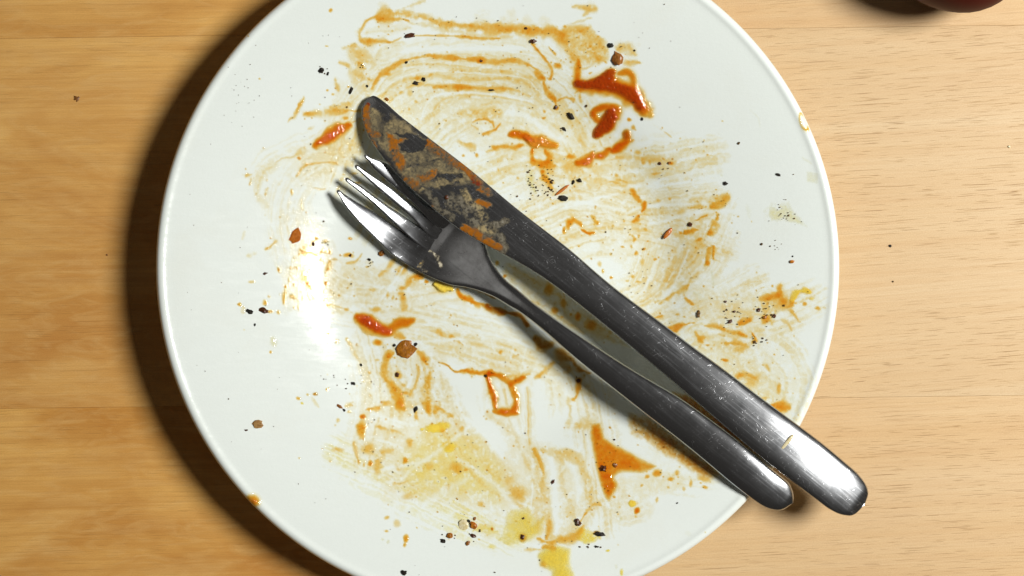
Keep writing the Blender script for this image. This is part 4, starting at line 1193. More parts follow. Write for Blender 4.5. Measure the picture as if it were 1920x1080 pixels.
for k, (hi_near, lo_near, tip) in enumerate(tines):
    lo = edge(hi_near) if hi_near is not None else f_lo
    hi = edge(lo_near) if lo_near is not None else f_hi
    t0 = tip_s[k]
    mid = lambda s, lo=lo, hi=hi: (float(lo(s)) + float(hi(s))) / 2
    m0 = {0: fa([(633, 358)])[1][0], 1: fa([(649, 335)])[1][0], 2: fa([(667, 311)])[1][0], 3: fa([(684, 291)])[1][0]}[k]
    half0 = 4.5
    def bl(s, t0=t0): return np.clip((s - t0) / 16.0, 0, 1)
    def rnd(s, t0=t0): return np.sqrt(np.clip((s - t0 + .05) / 6.0, 0.0, 1) * (2 - np.clip((s - t0 + .05) / 6.0, 0, 1)))
    LO = lambda s, lo=lo, m0=m0, bl=bl, rnd=rnd: (float(lo(s)) * bl(s) + (m0 - half0) * (1 - bl(s))) * rnd(s) + m0 * (1 - rnd(s))
    HI = lambda s, hi=hi, m0=m0, bl=bl, rnd=rnd: (float(hi(s)) * bl(s) + (m0 + half0) * (1 - bl(s))) * rnd(s) + m0 * (1 - rnd(s))
    tn = loft('tine', M_STEEL_FORK, None, np.concatenate([spaced(t0, t0 + 20, 10), np.linspace(t0 + 20, SR + 40, 46)[1:]]), LO, HI, f_z,
              lambda s, rnd=rnd: float(f_t(s)) * (0.3 + 0.7 * float(rnd(s))) * float(np.interp(s, [SR + 4, SR + 40], [1, .5])) * float(np.interp(s, [0, SR - 70, SR - 10], [.75, .8, 1])), lambda s: float(np.interp(s, [0, SR - 70, SR - 8], [2.6, 3.0, 7])), FO, FD, 28,
              lambda s, w, LO=LO, HI=HI: cup(s, w) + (w - (LO(s) + HI(s)) / 2) * PX * math.tan(math.radians(float(np.interp(s, [-25, SR - 40, SR + 2], [14.0, 14.0, 0.0])))))
    parts.append(tn)
for p_ in parts:
    p_.data.transform(__import__('mathutils').Matrix.Translation(-floc))
    p_.parent = head if p_.name.startswith('tine') else fork
fh.name = 'handle'

# ---- dried sauce on the blade and on the fork: an opaque crust a tenth of a millimetre thick
def crust_material():
    m, nt = new_mat('dried_sauce'); N = NT(nt)
    out = N.n('ShaderNodeOutputMaterial'); b = N.n('ShaderNodeBsdfPrincipled'); tr = N.n('ShaderNodeBsdfTransparent')
    c = N.n('ShaderNodeAttribute', attribute_name='body'); a = N.n('ShaderNodeAttribute', attribute_name='cover')
    N.l(c.outputs['Color'], b.inputs['Base Color']); b.inputs['Roughness'].default_value = 0.35
    b.inputs['Specular IOR Level'].default_value = 0.3
    tc = N.n('ShaderNodeTexCoord')
    N.l(N.bump(N.noise(tc.outputs['Object'], 1400.0, 3, 0.6), 0.5, 0.0002), b.inputs['Normal'])
    mx = N.n('ShaderNodeMixShader'); N.l(a.outputs['Fac'], mx.inputs[0]); N.l(tr.outputs[0], mx.inputs[1]); N.l(b.outputs[0], mx.inputs[2])
    N.l(mx.outputs[0], out.inputs[0])
    return m
M_CRUST = crust_material()

def build_crust(name, ops, lo, hi, zc, ht, ex, o, d, s0, s1, parent, loc, extra=None, inset=1.2, wlim=None):
    ss = np.arange(s0, s1, 1.0)
    wmin = min(float(lo(s)) for s in ss) if wlim is None else wlim[0]
    wmax = max(float(hi(s)) for s in ss) if wlim is None else wlim[1]
    ws = np.arange(wmin, wmax, 1.0)
    S, W = np.meshgrid(ss, ws, indexing='ij')
    U = o[0] + S * d[0] - W * d[1]; V = o[1] + S * d[1] + W * d[0]
    iu = np.clip((U - X0).astype(int), 0, WW - 1); iv = np.clip((V - Y0).astype(int), 0, HH - 1)
    wx = WARPX[iv, iu]; wy = WARPY[iv, iu]; gn = GRAIN[iv, iu]; g2 = GRAIN2[iv, iu]; cl = CLUMP[iv, iu]
    A = np.zeros(S.shape); C = np.zeros(S.shape + (3,)); C[:] = (0.3, 0.25, 0.15)
    for op in ops:
        kind, reg, pts, w, al, colr = op[:6]
        nz = op[6] if len(op) > 6 else 0.5
        P, k = topx(reg, pts)
        x = U + wx * 1.0 + (gn - .5) * 6; y = V + wy * 1.0 + (g2 - .5) * 9
        if kind == 'p':
            ins = np.zeros(x.shape, bool); dm = np.full(x.shape, 1e9)
            for i in range(len(P)):
                x1, y1 = P[i]; x2, y2 = P[(i + 1) % len(P)]
                ex_, ey = x2 - x1, y2 - y1
                t = np.clip(((x - x1) * ex_ + (y - y1) * ey) / (ex_ * ex_ + ey * ey + 1e-6), 0, 1)
                dm = np.minimum(dm, (x - x1 - t * ex_) ** 2 + (y - y1 - t * ey) ** 2)
                if y1 != y2: ins ^= ((y1 > y) != (y2 > y)) & (x < (x2 - x1) * (y - y1) / (y2 - y1) + x1)
            pr = smooth(-1.5, w, np.sqrt(dm) * np.where(ins, 1, -1))
        else:
            Cc = catmull(P, 2.0) if len(P) > 1 else P
            dd = np.min([np.hypot(x - c[0], y - c[1]) for c in Cc], axis=0)
            pr = smooth(1.25, .45, dd / (w * k / 2))
        pr = pr * np.clip(1 + nz * ((gn - .5) * 2.2 + (g2 - .5) * 2.2 + (cl - .5) * 1.5), 0, 1.6)
        pr = np.clip(pr * al, 0, 1) if colr is not None else np.clip(pr * al, 0, 1)
        if colr is None:
            A = A * (1 - pr)
        else:
            cc = np.array(colr)[None, None] * (0.55 + 0.5 * g2[..., None] + 0.4 * gn[..., None])
            C = C * (1 - pr[..., None]) + cc * pr[..., None]
            A = np.maximum(A, pr)
    # lay it on the upper surface of the section
    L = np.array([float(lo(s)) for s in ss])[:, None]; Hh = np.array([float(hi(s)) for s in ss])[:, None]
    wc = (L + Hh) / 2; hw = (Hh - L) / 2
    q = np.abs((W - wc) / np.maximum(hw, .1))
    n = np.array([float(ex(s)) for s in ss])[:, None]
    T = np.array([float(ht(s)) for s in ss])[:, None]; ZC = np.array([float(zc(s)) for s in ss])[:, None]
    zz = ZC + T * np.clip(1 - np.clip(q, 0, 1) ** n, 0, 1) ** (1 / n)
    if extra is not None: zz = zz + np.array([extra(s, W[i]) for i, s in enumerate(ss)])
    A[(hw - np.abs(W - wc)) < inset] = 0
    zz = zz + 0.00006 + 0.00010 * A
    kf = PX * (1 - ZC / CAM_H)
    x = (U - 960) * kf; y = -(V - 540) * kf
    mk = A > .05
    mk = mk[:-1, :-1] | mk[1:, :-1] | mk[:-1, 1:] | mk[1:, 1:]
    inn = (q < 1); mk &= inn[:-1, :-1] & inn[1:, 1:] & inn[1:, :-1] & inn[:-1, 1:]
    ii, jj = np.nonzero(mk); nw = S.shape[1]
    Q = np.stack([ii * nw + jj, ii * nw + jj + 1, (ii + 1) * nw + jj + 1, (ii + 1) * nw + jj], -1)[:, ::-1]
    used = np.unique(Q); rm = np.zeros(S.size, np.int64); rm[used] = np.arange(len(used))
    pos = np.stack([x, y, zz], -1).reshape(-1, 3)[used] - np.array(loc)
    ob = mesh_np(name, pos, rm[Q], M_CRUST, parent)
    col = np.ones((len(used), 4), np.float32); col[:, :3] = C.reshape(-1, 3)[used]
    at = ob.data.attributes.new('body', 'FLOAT_COLOR', 'POINT'); at.data.foreach_set('color', col.ravel())
    at = ob.data.attributes.new('cover', 'FLOAT', 'POINT'); at.data.foreach_set('value', A.reshape(-1)[used].astype(np.float32))
    return ob
TAN = lin(150, 134, 96); ORG = lin(152, 90, 14); GRY = lin(128, 124, 112); RED = lin(120, 40, 10); AMB = lin(142, 84, 16)
ops = [
    ('p', 'N', '225,130 300,140 340,160 420,200 520,280 600,350 700,430 800,520 870,580 780,610 600,620 520,650 470,600 400,520 330,430 260,330 210,250', 7, .55, TAN, .6),
    ('s', 'N', '250,75 300,120 330,200', 70, .95, None, .3),
    ('s', 'N', '300,230 300,320', 46, .6, None, .9),
    ('p', 'N', '335,270 380,305 465,318 415,365 430,410 455,460 425,530 370,475 340,400', 5, .85, ORG, .6),
    ('s', 'N', '580,345 640,385 720,440 800,500 880,565', 62, .85, AMB, .6),
    ('s', 'N', '210,130 205,190 225,270', 46, .9, ORG, .4),
    ('s', 'N', '260,285 275,300', 40, .8, ORG, .6),
    ('s', 'N', '250,330 300,430 380,530', 20, .5, AMB, .6),
    ('p', 'N', '385,285 500,282 530,320 575,340 575,375 500,400 430,390 412,360 460,325', 2, 1.4, None, .1),
    ('s', 'N', '460,485 560,470 660,445', 26, .7, None, 1.2),
    ('s', 'N', '600,560 650,545 710,560', 36, 1.0, None, .4),
    ('s', 'N', '515,598 600,615 680,612 760,590', 20, .9, None, .5),
    ('s', 'N', '540,630 640,640 740,625', 14, .9, None, .5),
    ('s', 'N', '700,545 770,560', 44, .7, None, .8),
    ('s', 'N', '540,555 580,545 610,530', 50, .9, ORG, .5),
    ('s', 'N', '500,600 460,570', 60, .7, AMB, .6),
    ('s', 'N', '800,640 830,690 890,750 920,800', 56, .75, TAN, 1.1),
    ('s', 'N', '900,610 950,640', 50, .75, AMB, .7),
    ('s', 'N', '890,700 935,715', 46, .95, ORG, .4),
    ('s', 'N', '600,722 606,730', 40, .85, ORG, .4),
    ('s', 'N', '720,690 820,740 900,860 960,870', 90, .40, GRY, 1.5),
    ('s', 'N', '940,850 1000,830 1045,810', 44, .65, GRY, .8),
    ('s', 'N', '1010,900 1035,950 1020,990', 50, .5, GRY, .8),
    ('s', 'N', '900,860 960,870', 60, .7, TAN, 1.0),
    ('s', 'N', '800,860 850,880 885,905', 60, 1.0, ORG, .3),
    ('s', 'N', '920,940 960,945 1000,960', 56, 1.0, ORG, .3),
    ('s', 'N', '860,565 885,580', 30, 1.0, RED, .3),
    ('s', 'N', '215,105 225,112', 24, 1.0, RED, .3),
    ('s', 'N', '570,640 640,720 720,790', 40, .35, GRY, 1.4),
]
kc = build_crust('dried_sauce', ops, k_lo, k_hi, k_z, k_t, k_e, KO, KD, S0 + 2, 400, None, knife_loc, k_roll)
kc.parent = blade; kc['kind'] = 'stuff'; kc['label'] = 'tan and orange sauce dried on the knife blade'
ops = [('s', 'T', '540,690 580,715 600,735', 60, .55, lin(190, 160, 90), 1.2), ('s', 'T', '650,645 700,690 740,750', 22, .7, lin(190, 182, 160), 1.0),
       ('s', 'T', '600,740 650,790', 20, .4, lin(190, 182, 160), 1.0)]
fc = build_crust('dried_sauce', ops, f_lo, f_hi, f_z, f_t, f_e, FO, FD, SR + 12, 330, None, floc, cup)
fc.parent = head; fc['kind'] = 'stuff'; fc['label'] = 'pale residue streaks dried on the fork head'

# ------------------------------------------------------------------ crumbs and other bits of food
import bmesh
def bit_material(name, c1, c2, rough=0.5, spec=0.4, sss=0.0):
    m, nt = new_mat(name); N = NT(nt)
    out = N.n('ShaderNodeOutputMaterial'); b = N.n('ShaderNodeBsdfPrincipled'); N.l(b.outputs[0], out.inputs[0])
    tc = N.n('ShaderNodeTexCoord')
    nz = N.noise(tc.outputs['Object'], 1300.0, 3, 0.6)
    N.l(N.mix(N.ramp(nz, [(0.35, 0.0), (0.65, 1.0)]), c1, c2), b.inputs['Base Color'])
    b.inputs['Roughness'].default_value = rough; b.inputs['Specular IOR Level'].default_value = spec
    N.l(N.bump(nz, 0.6, 0.0003), b.inputs['Normal'])
    return m
BM = dict(
    k=bit_material('charred', lin(20, 17, 14), lin(46, 40, 30), .55, .25),
    d=bit_material('dark_brown', lin(52, 26, 10), lin(92, 48, 16), .35, .5),
    b=bit_material('brown_meat', lin(126, 78, 30), lin(154, 98, 40), .3, .5),
    o=bit_material('orange_onion', lin(196, 116, 44), lin(170, 92, 28), .25, .5),
    r=bit_material('red_brown', lin(130, 78, 16), lin(172, 108, 22), .3, .5),
    t=bit_material('tan_bread', lin(176, 138, 84), lin(146, 106, 58), .5, .3),
    c=bit_material('cream_egg', lin(224, 214, 180), lin(204, 186, 130), .25, .5),
    a=bit_material('amber', lin(190, 120, 34), lin(160, 90, 24), .2, .5),
    g=bit_material('olive', lin(34, 27, 10), lin(116, 82, 30), .5, .3))
_ico = bmesh.new(); bmesh.ops.create_icosphere(_ico, subdivisions=2, radius=1.0)
ICO_V = np.array([v.co[:] for v in _ico.verts]); ICO_F = [tuple(v.index for v in f.verts) for f in _ico.faces]; _ico.free()
_ic1 = bmesh.new(); bmesh.ops.create_icosphere(_ic1, subdivisions=1, radius=1.0)
IC1_V = np.array([v.co[:] for v in _ic1.verts]); IC1_F = [tuple(v.index for v in f.verts) for f in _ic1.faces]; _ic1.free()
def lump(seed, rough=0.28, V=None):
    g = np.random.default_rng(seed); V = ICO_V if V is None else V
    r = np.ones(len(V))
    for _ in range(7):
        dr = g.normal(size=3); dr /= np.linalg.norm(dr)
        r += rough * g.uniform(-.6, .8) * np.clip(V @ dr - g.uniform(-.2, .5), 0, 1)
    r += g.normal(0, rough * .38, len(V))
    return V * np.clip(r, .4, 1.7)[:, None]
_seed = [100]
def bit(name, label, cat, reg, x, y, w, h, rot, m, rough=.3, flat=.55, group='crumbs left on the plate', zoff=None):
    _seed[0] += 1
    x0, y0, k = REG[reg]
    u, v = x0 + x * k, y0 + y * k
    if zoff is None:
        X, Y, Z = (float(c) for c in on_plate(np.array(u), np.array(v)))
    else:
        Z = zoff; X, Y = (float(c) for c in unproj(u, v, Z))
    rx, ry = w * k * PX / 2, h * k * PX / 2
    rz = min(rx, ry) * flat
    V = lump(_seed[0], rough)
    V = V / np.abs(V).max(0) * np.array([rx, ry, rz])
    ca, sa = math.cos(-math.radians(rot)), math.sin(-math.radians(rot))
    V = np.stack([V[:, 0] * ca - V[:, 1] * sa, V[:, 0] * sa + V[:, 1] * ca, V[:, 2]], -1)
    V[:, 2] = np.maximum(V[:, 2], -rz * .7)
    o = mesh_np(name, V, ICO_F, BM[m], smooth=(name in ('onion_shred', 'sauce_drop', 'rice_grain')))
    o.location = (X, Y, Z + rz * .7 + 0.00005)
    return tag(o, label, cat, group)
BITS = [
 ('burnt_crumb', 'ragged black crumb, larger of the pair left of the sauce band', 'A', 188, 576, 46, 46, 30, 'k'),
 ('burnt_crumb', 'small black crumb, smaller of the pair left of the sauce band', 'A', 238, 600, 22, 34, 10, 'k'),
 ('burnt_crumb', 'long upright black crumb standing off from the knife tip', 'A', 427, 737, 30, 66, 18, 'k'),
 ('burnt_crumb', 'tiny dark crumb between the long black crumb and the knife tip', 'A', 561, 703, 24, 26, 0, 'k'),
 ('meat_bit', 'big dark brown bit sitting on the sauce band at the top', 'A', 902, 296, 100, 46, -8, 'd'),
 ('burnt_crumb', 'small black crumb in the white stripe under the top sauce band', 'A', 882, 508, 24, 32, 20, 'k'),
 ('burnt_crumb', 'dark crumb in an orange drop on the second wiped arc', 'A', 1488, 498, 34, 26, 0, 'd'),
 ('burnt_crumb', 'black crumb, lower one of the pair on the wiped arcs', 'A', 958, 682, 52, 34, 20, 'k'),
 ('burnt_crumb', 'black crumb, upper one of the pair on the wiped arcs', 'A', 1020, 646, 40, 34, 25, 'k'),
 ('burnt_crumb', 'flat dark crumb on the lowest wiped arc above the blade', 'A', 1575, 735, 56, 20, 0, 'k'),
 ('burnt_crumb', 'tiny dark crumb at the upper right corner of the sauce band', 'B', 116, 230, 28, 22, 0, 'd'),
 ('meat_bit', 'dark brown bit where the sauce band bends down', 'B', 172, 335, 58, 44, 25, 'd'),
 ('burnt_crumb', 'round black crumb touching the brown meat lump at the upper right', 'B', 805, 370, 50, 40, 0, 'k'),
 ('meat_bit', 'brown oblong meat lump at the upper right of the sauce', 'B', 862, 472, 104, 128, -25, 'b'),
 ('burnt_crumb', 'lone tiny black crumb right of the brown meat lump', 'B', 1000, 413, 20, 18, 0, 'k'),
 ('burnt_crumb', 'black bent crumb left of the ring shaped sauce blob', 'B', 480, 950, 44, 76, -35, 'k'),
 ('burnt_crumb', 'black angular crumb below the bent one, left of the sauce ring', 'B', 426, 1055, 46, 30, 35, 'k'),
 ('burnt_crumb', 'black crumb at the lower tip of the long dark red streak', 'B', 1063, 971, 24, 32, -20, 'k'),
 ('burnt_crumb', 'olive crumb in a tiny grease drop above the sauce ring', 'B', 606, 865, 20, 26, 10, 'g'),
 ('meat_bit', 'brown bit ending the thin sauce strand left of the sauce ring', 'B', 363, 876, 40, 36, 0, 'd'),
 ('burnt_crumb', 'black crumb at the upper end of the orange shred', 'D', 985, 690, 46, 40, 0, 'k'),
 ('burnt_crumb', 'smaller black crumb touching the upper end of the orange shred', 'D', 937, 706, 30, 42, 30, 'k'),
 ('burnt_crumb', 'big black crumb at the lower end of the orange shred', 'D', 852, 838, 82, 56, 20, 'k'),
 ('onion_shred', 'thin orange shred lying between black crumbs beside the blade', 'D', 845, 768, 150, 26, -38, 'o'),
 ('burnt_crumb', 'dark crumb, left one of a pair on the pale smear right of the arc', 'D', 1642, 551, 28, 28, 0, 'd'),
 ('burnt_crumb', 'brown crumb, right one of a pair on the pale smear right of the arc', 'D', 1722, 547, 30, 26, 0, 'r'),
 ('burnt_crumb', 'round black crumb alone on clean china right of the sauce', 'E', 876, 711, 38, 40, 0, 'k'),
 ('burnt_crumb', 'black double crumb on clean china near the right rim', 'E', 1302, 645, 42, 28, 25, 'k'),
 ('pepper_flake', 'brown flake in a pale grease drop high on the right', 'E', 981, 384, 22, 26, 30, 'g'),
 ('meat_bit', 'shiny dark brown ball in sauce right of the knife', 'H', 580, 92, 42, 42, 0, 'd'),
 ('onion_shred', 'orange brown oblong shred right of the knife middle', 'H', 402, 160, 120, 40, -52, 'o'),
 ('pepper_flake', 'tiny olive crumb alone on clean china at the right', 'H', 1170, 251, 22, 22, 0, 'g'),
 ('onion_bit', 'small amber crumb on clean china by the right rim', 'H', 1417, 392, 42, 32, 0, 'a'),
 ('burnt_crumb', 'tiny black crumb just above the amber crumb by the rim', 'H', 1419, 351, 16, 16, 0, 'k'),
 ('pepper_flake', 'olive brown upright bit in sauce beside the knife handle', 'H', 650, 825, 34, 70, 0, 'g'),
 ('burnt_crumb', 'dark crumb topmost in the speckled patch at lower right', 'H', 872, 720, 24, 24, 0, 'd'),
 ('burnt_crumb', 'dark crumb in the middle of the speckled patch at lower right', 'H', 942, 801, 28, 22, 0, 'd'),
 ('meat_bit', 'dark brown oval crumb at the left edge of the yellow orange smear', 'H', 1145, 786, 32, 40, 20, 'd'),
 ('meat_bit', 'red brown crumb in the thickest spot of the right smear', 'H', 1192, 850, 34, 30, 0, 'r'),
 ('meat_bit', 'dark brown round crumb right in the right hand smear', 'H', 1268, 833, 34, 42, 15, 'd'),
 ('burnt_crumb', 'jagged dark crumb at the foot of the speckled patch', 'H', 905, 885, 52, 32, -35, 'd'),
 ('burnt_crumb', 'black crumb, left one of two at the plate side beyond the fork tines', 'F', 125, 801, 62, 44, 15, 'k'),
 ('meat_bit', 'dark red brown crumb, right one of two beyond the fork tines', 'F', 245, 796, 104, 56, 12, 'd'),
 ('burnt_crumb', 'tiny black crumb below the pair at the left of the plate', 'F', 165, 907, 20, 30, 25, 'k'),
 ('meat_bit', 'small pointed brown crumb above the pair at the left', 'F', 247, 491, 48, 26, -10, 'd'),
 ('fried_flake', 'orange brown rough flake standing alone left of the fork', 'F', 497, 190, 92, 158, 18, 'o'),
 ('burnt_crumb', 'dark crumb on a tan smear below the orange flake', 'F', 640, 252, 28, 38, 0, 'd'),
 ('meat_bit', 'square red brown crumb close to the fork edge', 'F', 1200, 328, 50, 50, 45, 'r'),
 ('burnt_crumb', 'black crumb left of the square red brown crumb', 'F', 1100, 378, 26, 28, 0, 'k'),
 ('onion_bit', 'small dark crumb in an amber drop left of the fork head', 'F', 945, 342, 24, 26, 0, 'd'),
 ('meat_bit', 'big rough brown lump in sauce below the fork neck', 'I', 1405, 420, 168, 164, 10, 'r'),
 ('burnt_crumb', 'black crumb at the upper right of the rough brown lump', 'I', 1476, 372, 36, 36, 0, 'k'),
 ('burnt_crumb', 'black crumb at the upper left of the rough brown lump', 'I', 1304, 379, 28, 28, 0, 'k'),
 ('burnt_crumb', 'dark crumb in amber sauce below the rough brown lump', 'I', 1329, 618, 34, 46, 10, 'd'),
 ('burnt_crumb', 'grey black crumb on the edge of the bright reflection, lowest', 'I', 966, 691, 46, 30, 15, 'k'),
 ('burnt_crumb', 'black crumb right of the bright reflection, higher one', 'I', 1036, 541, 28, 26, 0, 'k'),
 ('pepper_flake', 'dark speckled crumb with three arms on clean china', 'I', 1476, 905, 34, 60, 30, 'k'),
 ('bread_crumb', 'tan ragged bread crumb at the lower left of the plate', 'I', 187, 1022, 100, 76, 15, 't'),
 ('burnt_crumb', 'small brown crumb next to the tan bread crumb', 'I', 95, 1076, 30, 20, 0, 'd'),
 ('onion_bit', 'small orange brown sliver with a black end at the lower left', 'I', 858, 880, 60, 26, 25, 'b'),
 ('burnt_crumb', 'black end crumb touching the orange brown sliver', 'I', 896, 912, 26, 28, 0, 'k'),
 ('burnt_crumb', 'black crumb at the corner of the square sauce outline', 'J', 656, 455, 30, 28, 0, 'k'),
 ('meat_bit', 'shiny brown crumb in the fork handle shadow', 'J', 1412, 496, 38, 36, 0, 'd'),
 ('burnt_crumb', 'star shaped black crumb near the lower edge of the plate', 'L', 567, 1050, 44, 40, 30, 'k'),
 ('burnt_crumb', 'black crumb leftmost in the cluster round the egg white bit', 'L', 830, 842, 38, 32, 20, 'k'),
 ('meat_bit', 'red brown crumb below left of the egg white bit', 'L', 876, 806, 44, 44, 20, 'r'),
 ('egg_bit', 'creamy egg white bit with brown edges near the lower rim', 'L', 968, 738, 66, 82, -5, 'c'),
 ('onion_bit', 'amber bit touching the egg white bit', 'L', 1034, 738, 56, 48, 20, 'a'),
 ('burnt_crumb', 'black crumb on top between egg white and amber bit', 'L', 1002, 709, 26, 22, 20, 'k'),
 ('onion_bit', 'tiny brown crumb above the amber bit', 'L', 1045, 695, 22, 30, 20, 'b'),
 ('meat_bit', 'brown crumb with amber edge below the amber bit', 'L', 1034, 806, 46, 32, 20, 'd'),
 ('meat_bit', 'brown angular crumb lowest in the cluster round the egg white bit', 'L', 996, 858, 32, 42, 40, 'b'),
 ('burnt_crumb', 'dark dot in the yellow egg yolk patch, upper one', 'L', 1374, 692, 20, 20, 0, 'd'),
 ('meat_bit', 'brown crumb in the yellow egg yolk patch, lower one', 'L', 1369, 814, 34, 42, 0, 'd'),
 ('meat_bit', 'slim dark brown crumb on the white wiped stripe at the bottom', 'M', 279, 443, 24, 54, 30, 'd'),
 ('burnt_crumb', 'dark brown crumb in the middle of the orange triangle', 'M', 615, 355, 50, 50, 0, 'd'),
 ('meat_bit', 'glossy brown drop right of the dark crumb in the triangle', 'M', 696, 331, 34, 34, 0, 'b'),
 ('meat_bit', 'brown round crumb at the end of the thin sauce strand low down', 'M', 449, 716, 50, 50, 0, 'd'),
 ('burnt_crumb', 'long black crumb with red end at the bottom right', 'M', 598, 797, 84, 34, 10, 'k'),
 ('burnt_crumb', 'small black crumb below the long black crumb', 'M', 570, 880, 34, 20, 10, 'k'),
 ('burnt_crumb', 'tiny black crumb alone on the clean lower right rim', 'M', 1114, 588, 18, 10, -30, 'k'),
 ('onion_bit', 'tiny brown red crumb just off the knife tip', 'A', 718, 810, 40, 28, 30, 'r'),
]
for n, lab, reg, x, y, w, h, rot, m in BITS:
    flat = .16 if (w > 150 and m == 'r') or n == 'egg_bit' else .32 if n in ('fried_flake', 'bread_crumb', 'egg_bit') or w > 150 or reg == 'B' and w > 90 else .5
    rough = .5 if w > 150 and m == 'r' else {'onion_shred': .12, 'egg_bit': .12}.get(n, .7 if m in 'kd' else .45)
    bit(n, lab, n.replace('_', ' '), reg, x, y, w, h, rot, m, rough=rough, flat=flat)
# on the cutlery
def knife_top(u, v):
    s, w = to_axis([(u, v)], KO, KD); s = float(s[0]); w = float(w[0])
    l, h = float(k_lo(s)), float(k_hi(s)); q = min(abs((w - (l + h) / 2) / ((h - l) / 2)), .99); n = float(k_e(s))
    return float(k_z(s)) + float(k_t(s)) * (1 - q ** n) ** (1 / n) + float(k_roll(s, w))
u, v = 620 + 690 * .3147, 160 + 668 * .3147
bit('sauce_drop', 'dark round drop sitting on the middle of the knife blade', 'sauce drop', 'N', 690, 668, 26, 26, 0, 'd', rough=.05, group=None, zoff=knife_top(u, v))
u, v = 1160 + 900 * .3519, 600 + 648 * .3519
bit('rice_grain', 'cream coloured dried grain stuck on the knife handle near its end', 'grain', 'K', 900, 648, 118, 20, -52, 'c', rough=.10, flat=.5, group=None, zoff=knife_top(u, v) - .0001)
# dots on the table
def on_table(name, label, u, v, d, m):
    o = bit(name, label, name.replace('_', ' '), 'P', u, v, d, d * .9, 20, m, group='specks on the table', zoff=0.0)
on_table('pepper_flake', 'tiny dark crumb on the table right of the plate', 1669, 461, 6, 'k')
on_table('pepper_flake', 'very small dark speck on the table lower right of the dark crumb', 1674, 528, 4, 'g')
on_table('salt_grain', 'tiny white grain on the table near the right edge', 1892, 275, 6, 'c')

# --- pepper and char dust: far too fine to count
def dust():
    g = np.random.default_rng(5)
    pts = []
    base = np.clip(F.m['o'] + F.m['y'], 0, .4)
    pr = (base + 0.012) * ((np.hypot(GX - 933, GY - 500) < 590))
    pr = pr.ravel() / pr.sum()
    for i in g.choice(HH * WW, 420, p=pr):
        y, x = divmod(int(i), WW); pts.append((x + X0, y + Y0, g.choice([1.2, 1.5, 2.0, 2.6], p=[.4, .33, .2, .07])))
    def cl(reg, x, y, sx, sy, n, big=1.0):
        x0, y0, k = REG[reg]
        for _ in range(n): pts.append((x0 + g.normal(x, sx) * k, y0 + g.normal(y, sy) * k, g.uniform(1.3, 3.0) * big))
    cl('D', 590, 700, 14, 50, 14, 1.2); cl('D', 740, 730, 26, 50, 16, 1.2); cl('D', 640, 790, 60, 30, 14); cl('D', 680, 700, 60, 60, 16, .8)
    cl('H', 900, 800, 70, 70, 18); cl('H', 1200, 780, 60, 60, 12); cl('H', 1110, 1030, 14, 30, 8, 1.2); cl('H', 1180, 1020, 14, 22, 4, 1.3); cl('H', 1300, 260, 40, 40, 7, .7)
    cl('E', 1380, 980, 40, 20, 10, .9); cl('E', 1350, 940, 90, 60, 18, .6); cl('A', 200, 570, 26, 26, 7, .9); cl('A', 520, 540, 12, 12, 4, 1.1); cl('L', 950, 800, 90, 40, 10)
    cl('F', 740, 240, 20, 14, 6, 1.1); cl('F', 1100, 400, 18, 20, 6, 1.1); cl('M', 650, 300, 60, 60, 10, .9); cl('M', 500, 870, 60, 14, 6); cl('I', 900, 680, 120, 60, 14, .9)
    cl('C', 470, 270, 4, 4, 2, .7); cl('B', 1010, 300, 60, 60, 4, .6)
    for i in range(26): pts.append((g.uniform(420, 480), g.uniform(60, 240), g.uniform(.9, 1.4)))
    for i in range(30):
        a = g.uniform(1.7, 4.4); r = g.uniform(440, 600); pts.append((933 + r * math.cos(a), 500 + r * math.sin(a), g.uniform(.9, 1.8)))
    P = np.array(pts); x, y, z = on_plate(P[:, 0], P[:, 1])
    VV, FF = [], []; o = 0
    for i in range(len(P)):
        r = P[i, 2] * PX / 2 * g.uniform(.8, 1.2)
        v = lump(9000 + i % 40, .35, IC1_V) * np.array([r * g.uniform(.7, 1.4), r * g.uniform(.7, 1.4), r * .6])
        a = g.uniform(0, 6.28); ca, sa = math.cos(a), math.sin(a)
        v = np.stack([v[:, 0] * ca - v[:, 1] * sa, v[:, 0] * sa + v[:, 1] * ca, v[:, 2]], -1)
        VV.append(v + np.array([x[i], y[i], z[i] + r * .5 + .00018])); FF += [(a_ + o, b_ + o, c_ + o) for a_, b_, c_ in IC1_F]; o += len(IC1_V)
    return np.vstack(VV), FF
dv, df_ = dust()
spk = mesh_np('pepper_specks', dv, df_, BM['g'], smooth=False)
tag(spk, 'fine dark pepper specks sprinkled all over the smeared plate', 'pepper', kind='stuff')

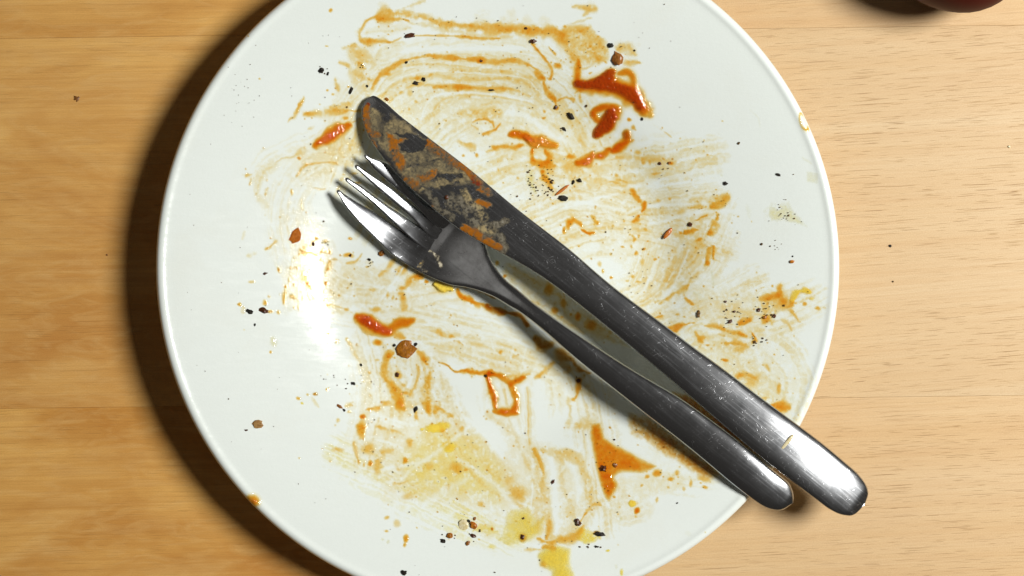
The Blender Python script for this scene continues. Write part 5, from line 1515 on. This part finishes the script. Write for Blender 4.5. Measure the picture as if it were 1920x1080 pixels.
# ------------------------------------------------------------------ the dark red round fruit cut by the top edge
def fruit():
    R = 0.0262
    zc = R * .92
    X, Y = (float(c) for c in unproj(1803, -121, zc))
    m, nt = new_mat('dark_red_skin'); N = NT(nt)
    out = N.n('ShaderNodeOutputMaterial'); b = N.n('ShaderNodeBsdfPrincipled'); N.l(b.outputs[0], out.inputs[0])
    tc = N.n('ShaderNodeTexCoord'); nz = N.noise(tc.outputs['Object'], 60.0, 4, .6)
    N.l(N.mix(nz, lin(62, 6, 5), lin(76, 10, 7)), b.inputs['Base Color']); b.inputs['Roughness'].default_value = .5
    b.inputs['Specular IOR Level'].default_value = .12
    t = tag(empty('red_tomato', (X, Y, 0)), 'dark red round tomato lying at the top edge, only its lower curve showing', 'tomato')
    prof = []
    n, seg = 28, 48
    V, FQ = [], []
    for i in range(n + 1):
        a = -math.pi / 2 + math.pi * i / n
        for j in range(seg):
            th = 2 * math.pi * j / seg
            lob = 1 + .012 * math.cos(5 * th) * math.cos(a)
            r = R * math.cos(a) * lob
            z = zc + R * .92 * math.sin(a)
            z -= .004 * math.exp(-((r / R) / .25) ** 2) * (1 if a > 0 else 0)
            if a < 0: z = max(z, 0.0)
            V.append((r * math.cos(th), r * math.sin(th), z))
    Q = [(i * seg + j, i * seg + (j + 1) % seg, (i + 1) * seg + (j + 1) % seg, (i + 1) * seg + j) for i in range(n) for j in range(seg)]
    mesh_np('skin', V, Q, m, t)
    V, Q = [], []
    for k in range(5):
        th = 2 * math.pi * k / 5
        o = len(V)
        for q, (rr, hw, zz) in enumerate(((.0005, .0022, .0), (.005, .0024, .0008), (.009, .0014, .0006), (.012, .0001, .0022))):
            for sgn in (-1, 1):
                V.append((rr * math.cos(th) - sgn * hw * math.sin(th), rr * math.sin(th) + sgn * hw * math.cos(th), zc + R * .92 - .0026 + zz + rr * .1))
        Q += [(o + 2 * i, o + 2 * i + 1, o + 2 * i + 3, o + 2 * i + 2) for i in range(3)]
    cal = mesh_np('calyx', V, Q, BM['g'], t)
    sm = cal.modifiers.new('thick', 'SOLIDIFY'); sm.thickness = .0005
fruit()
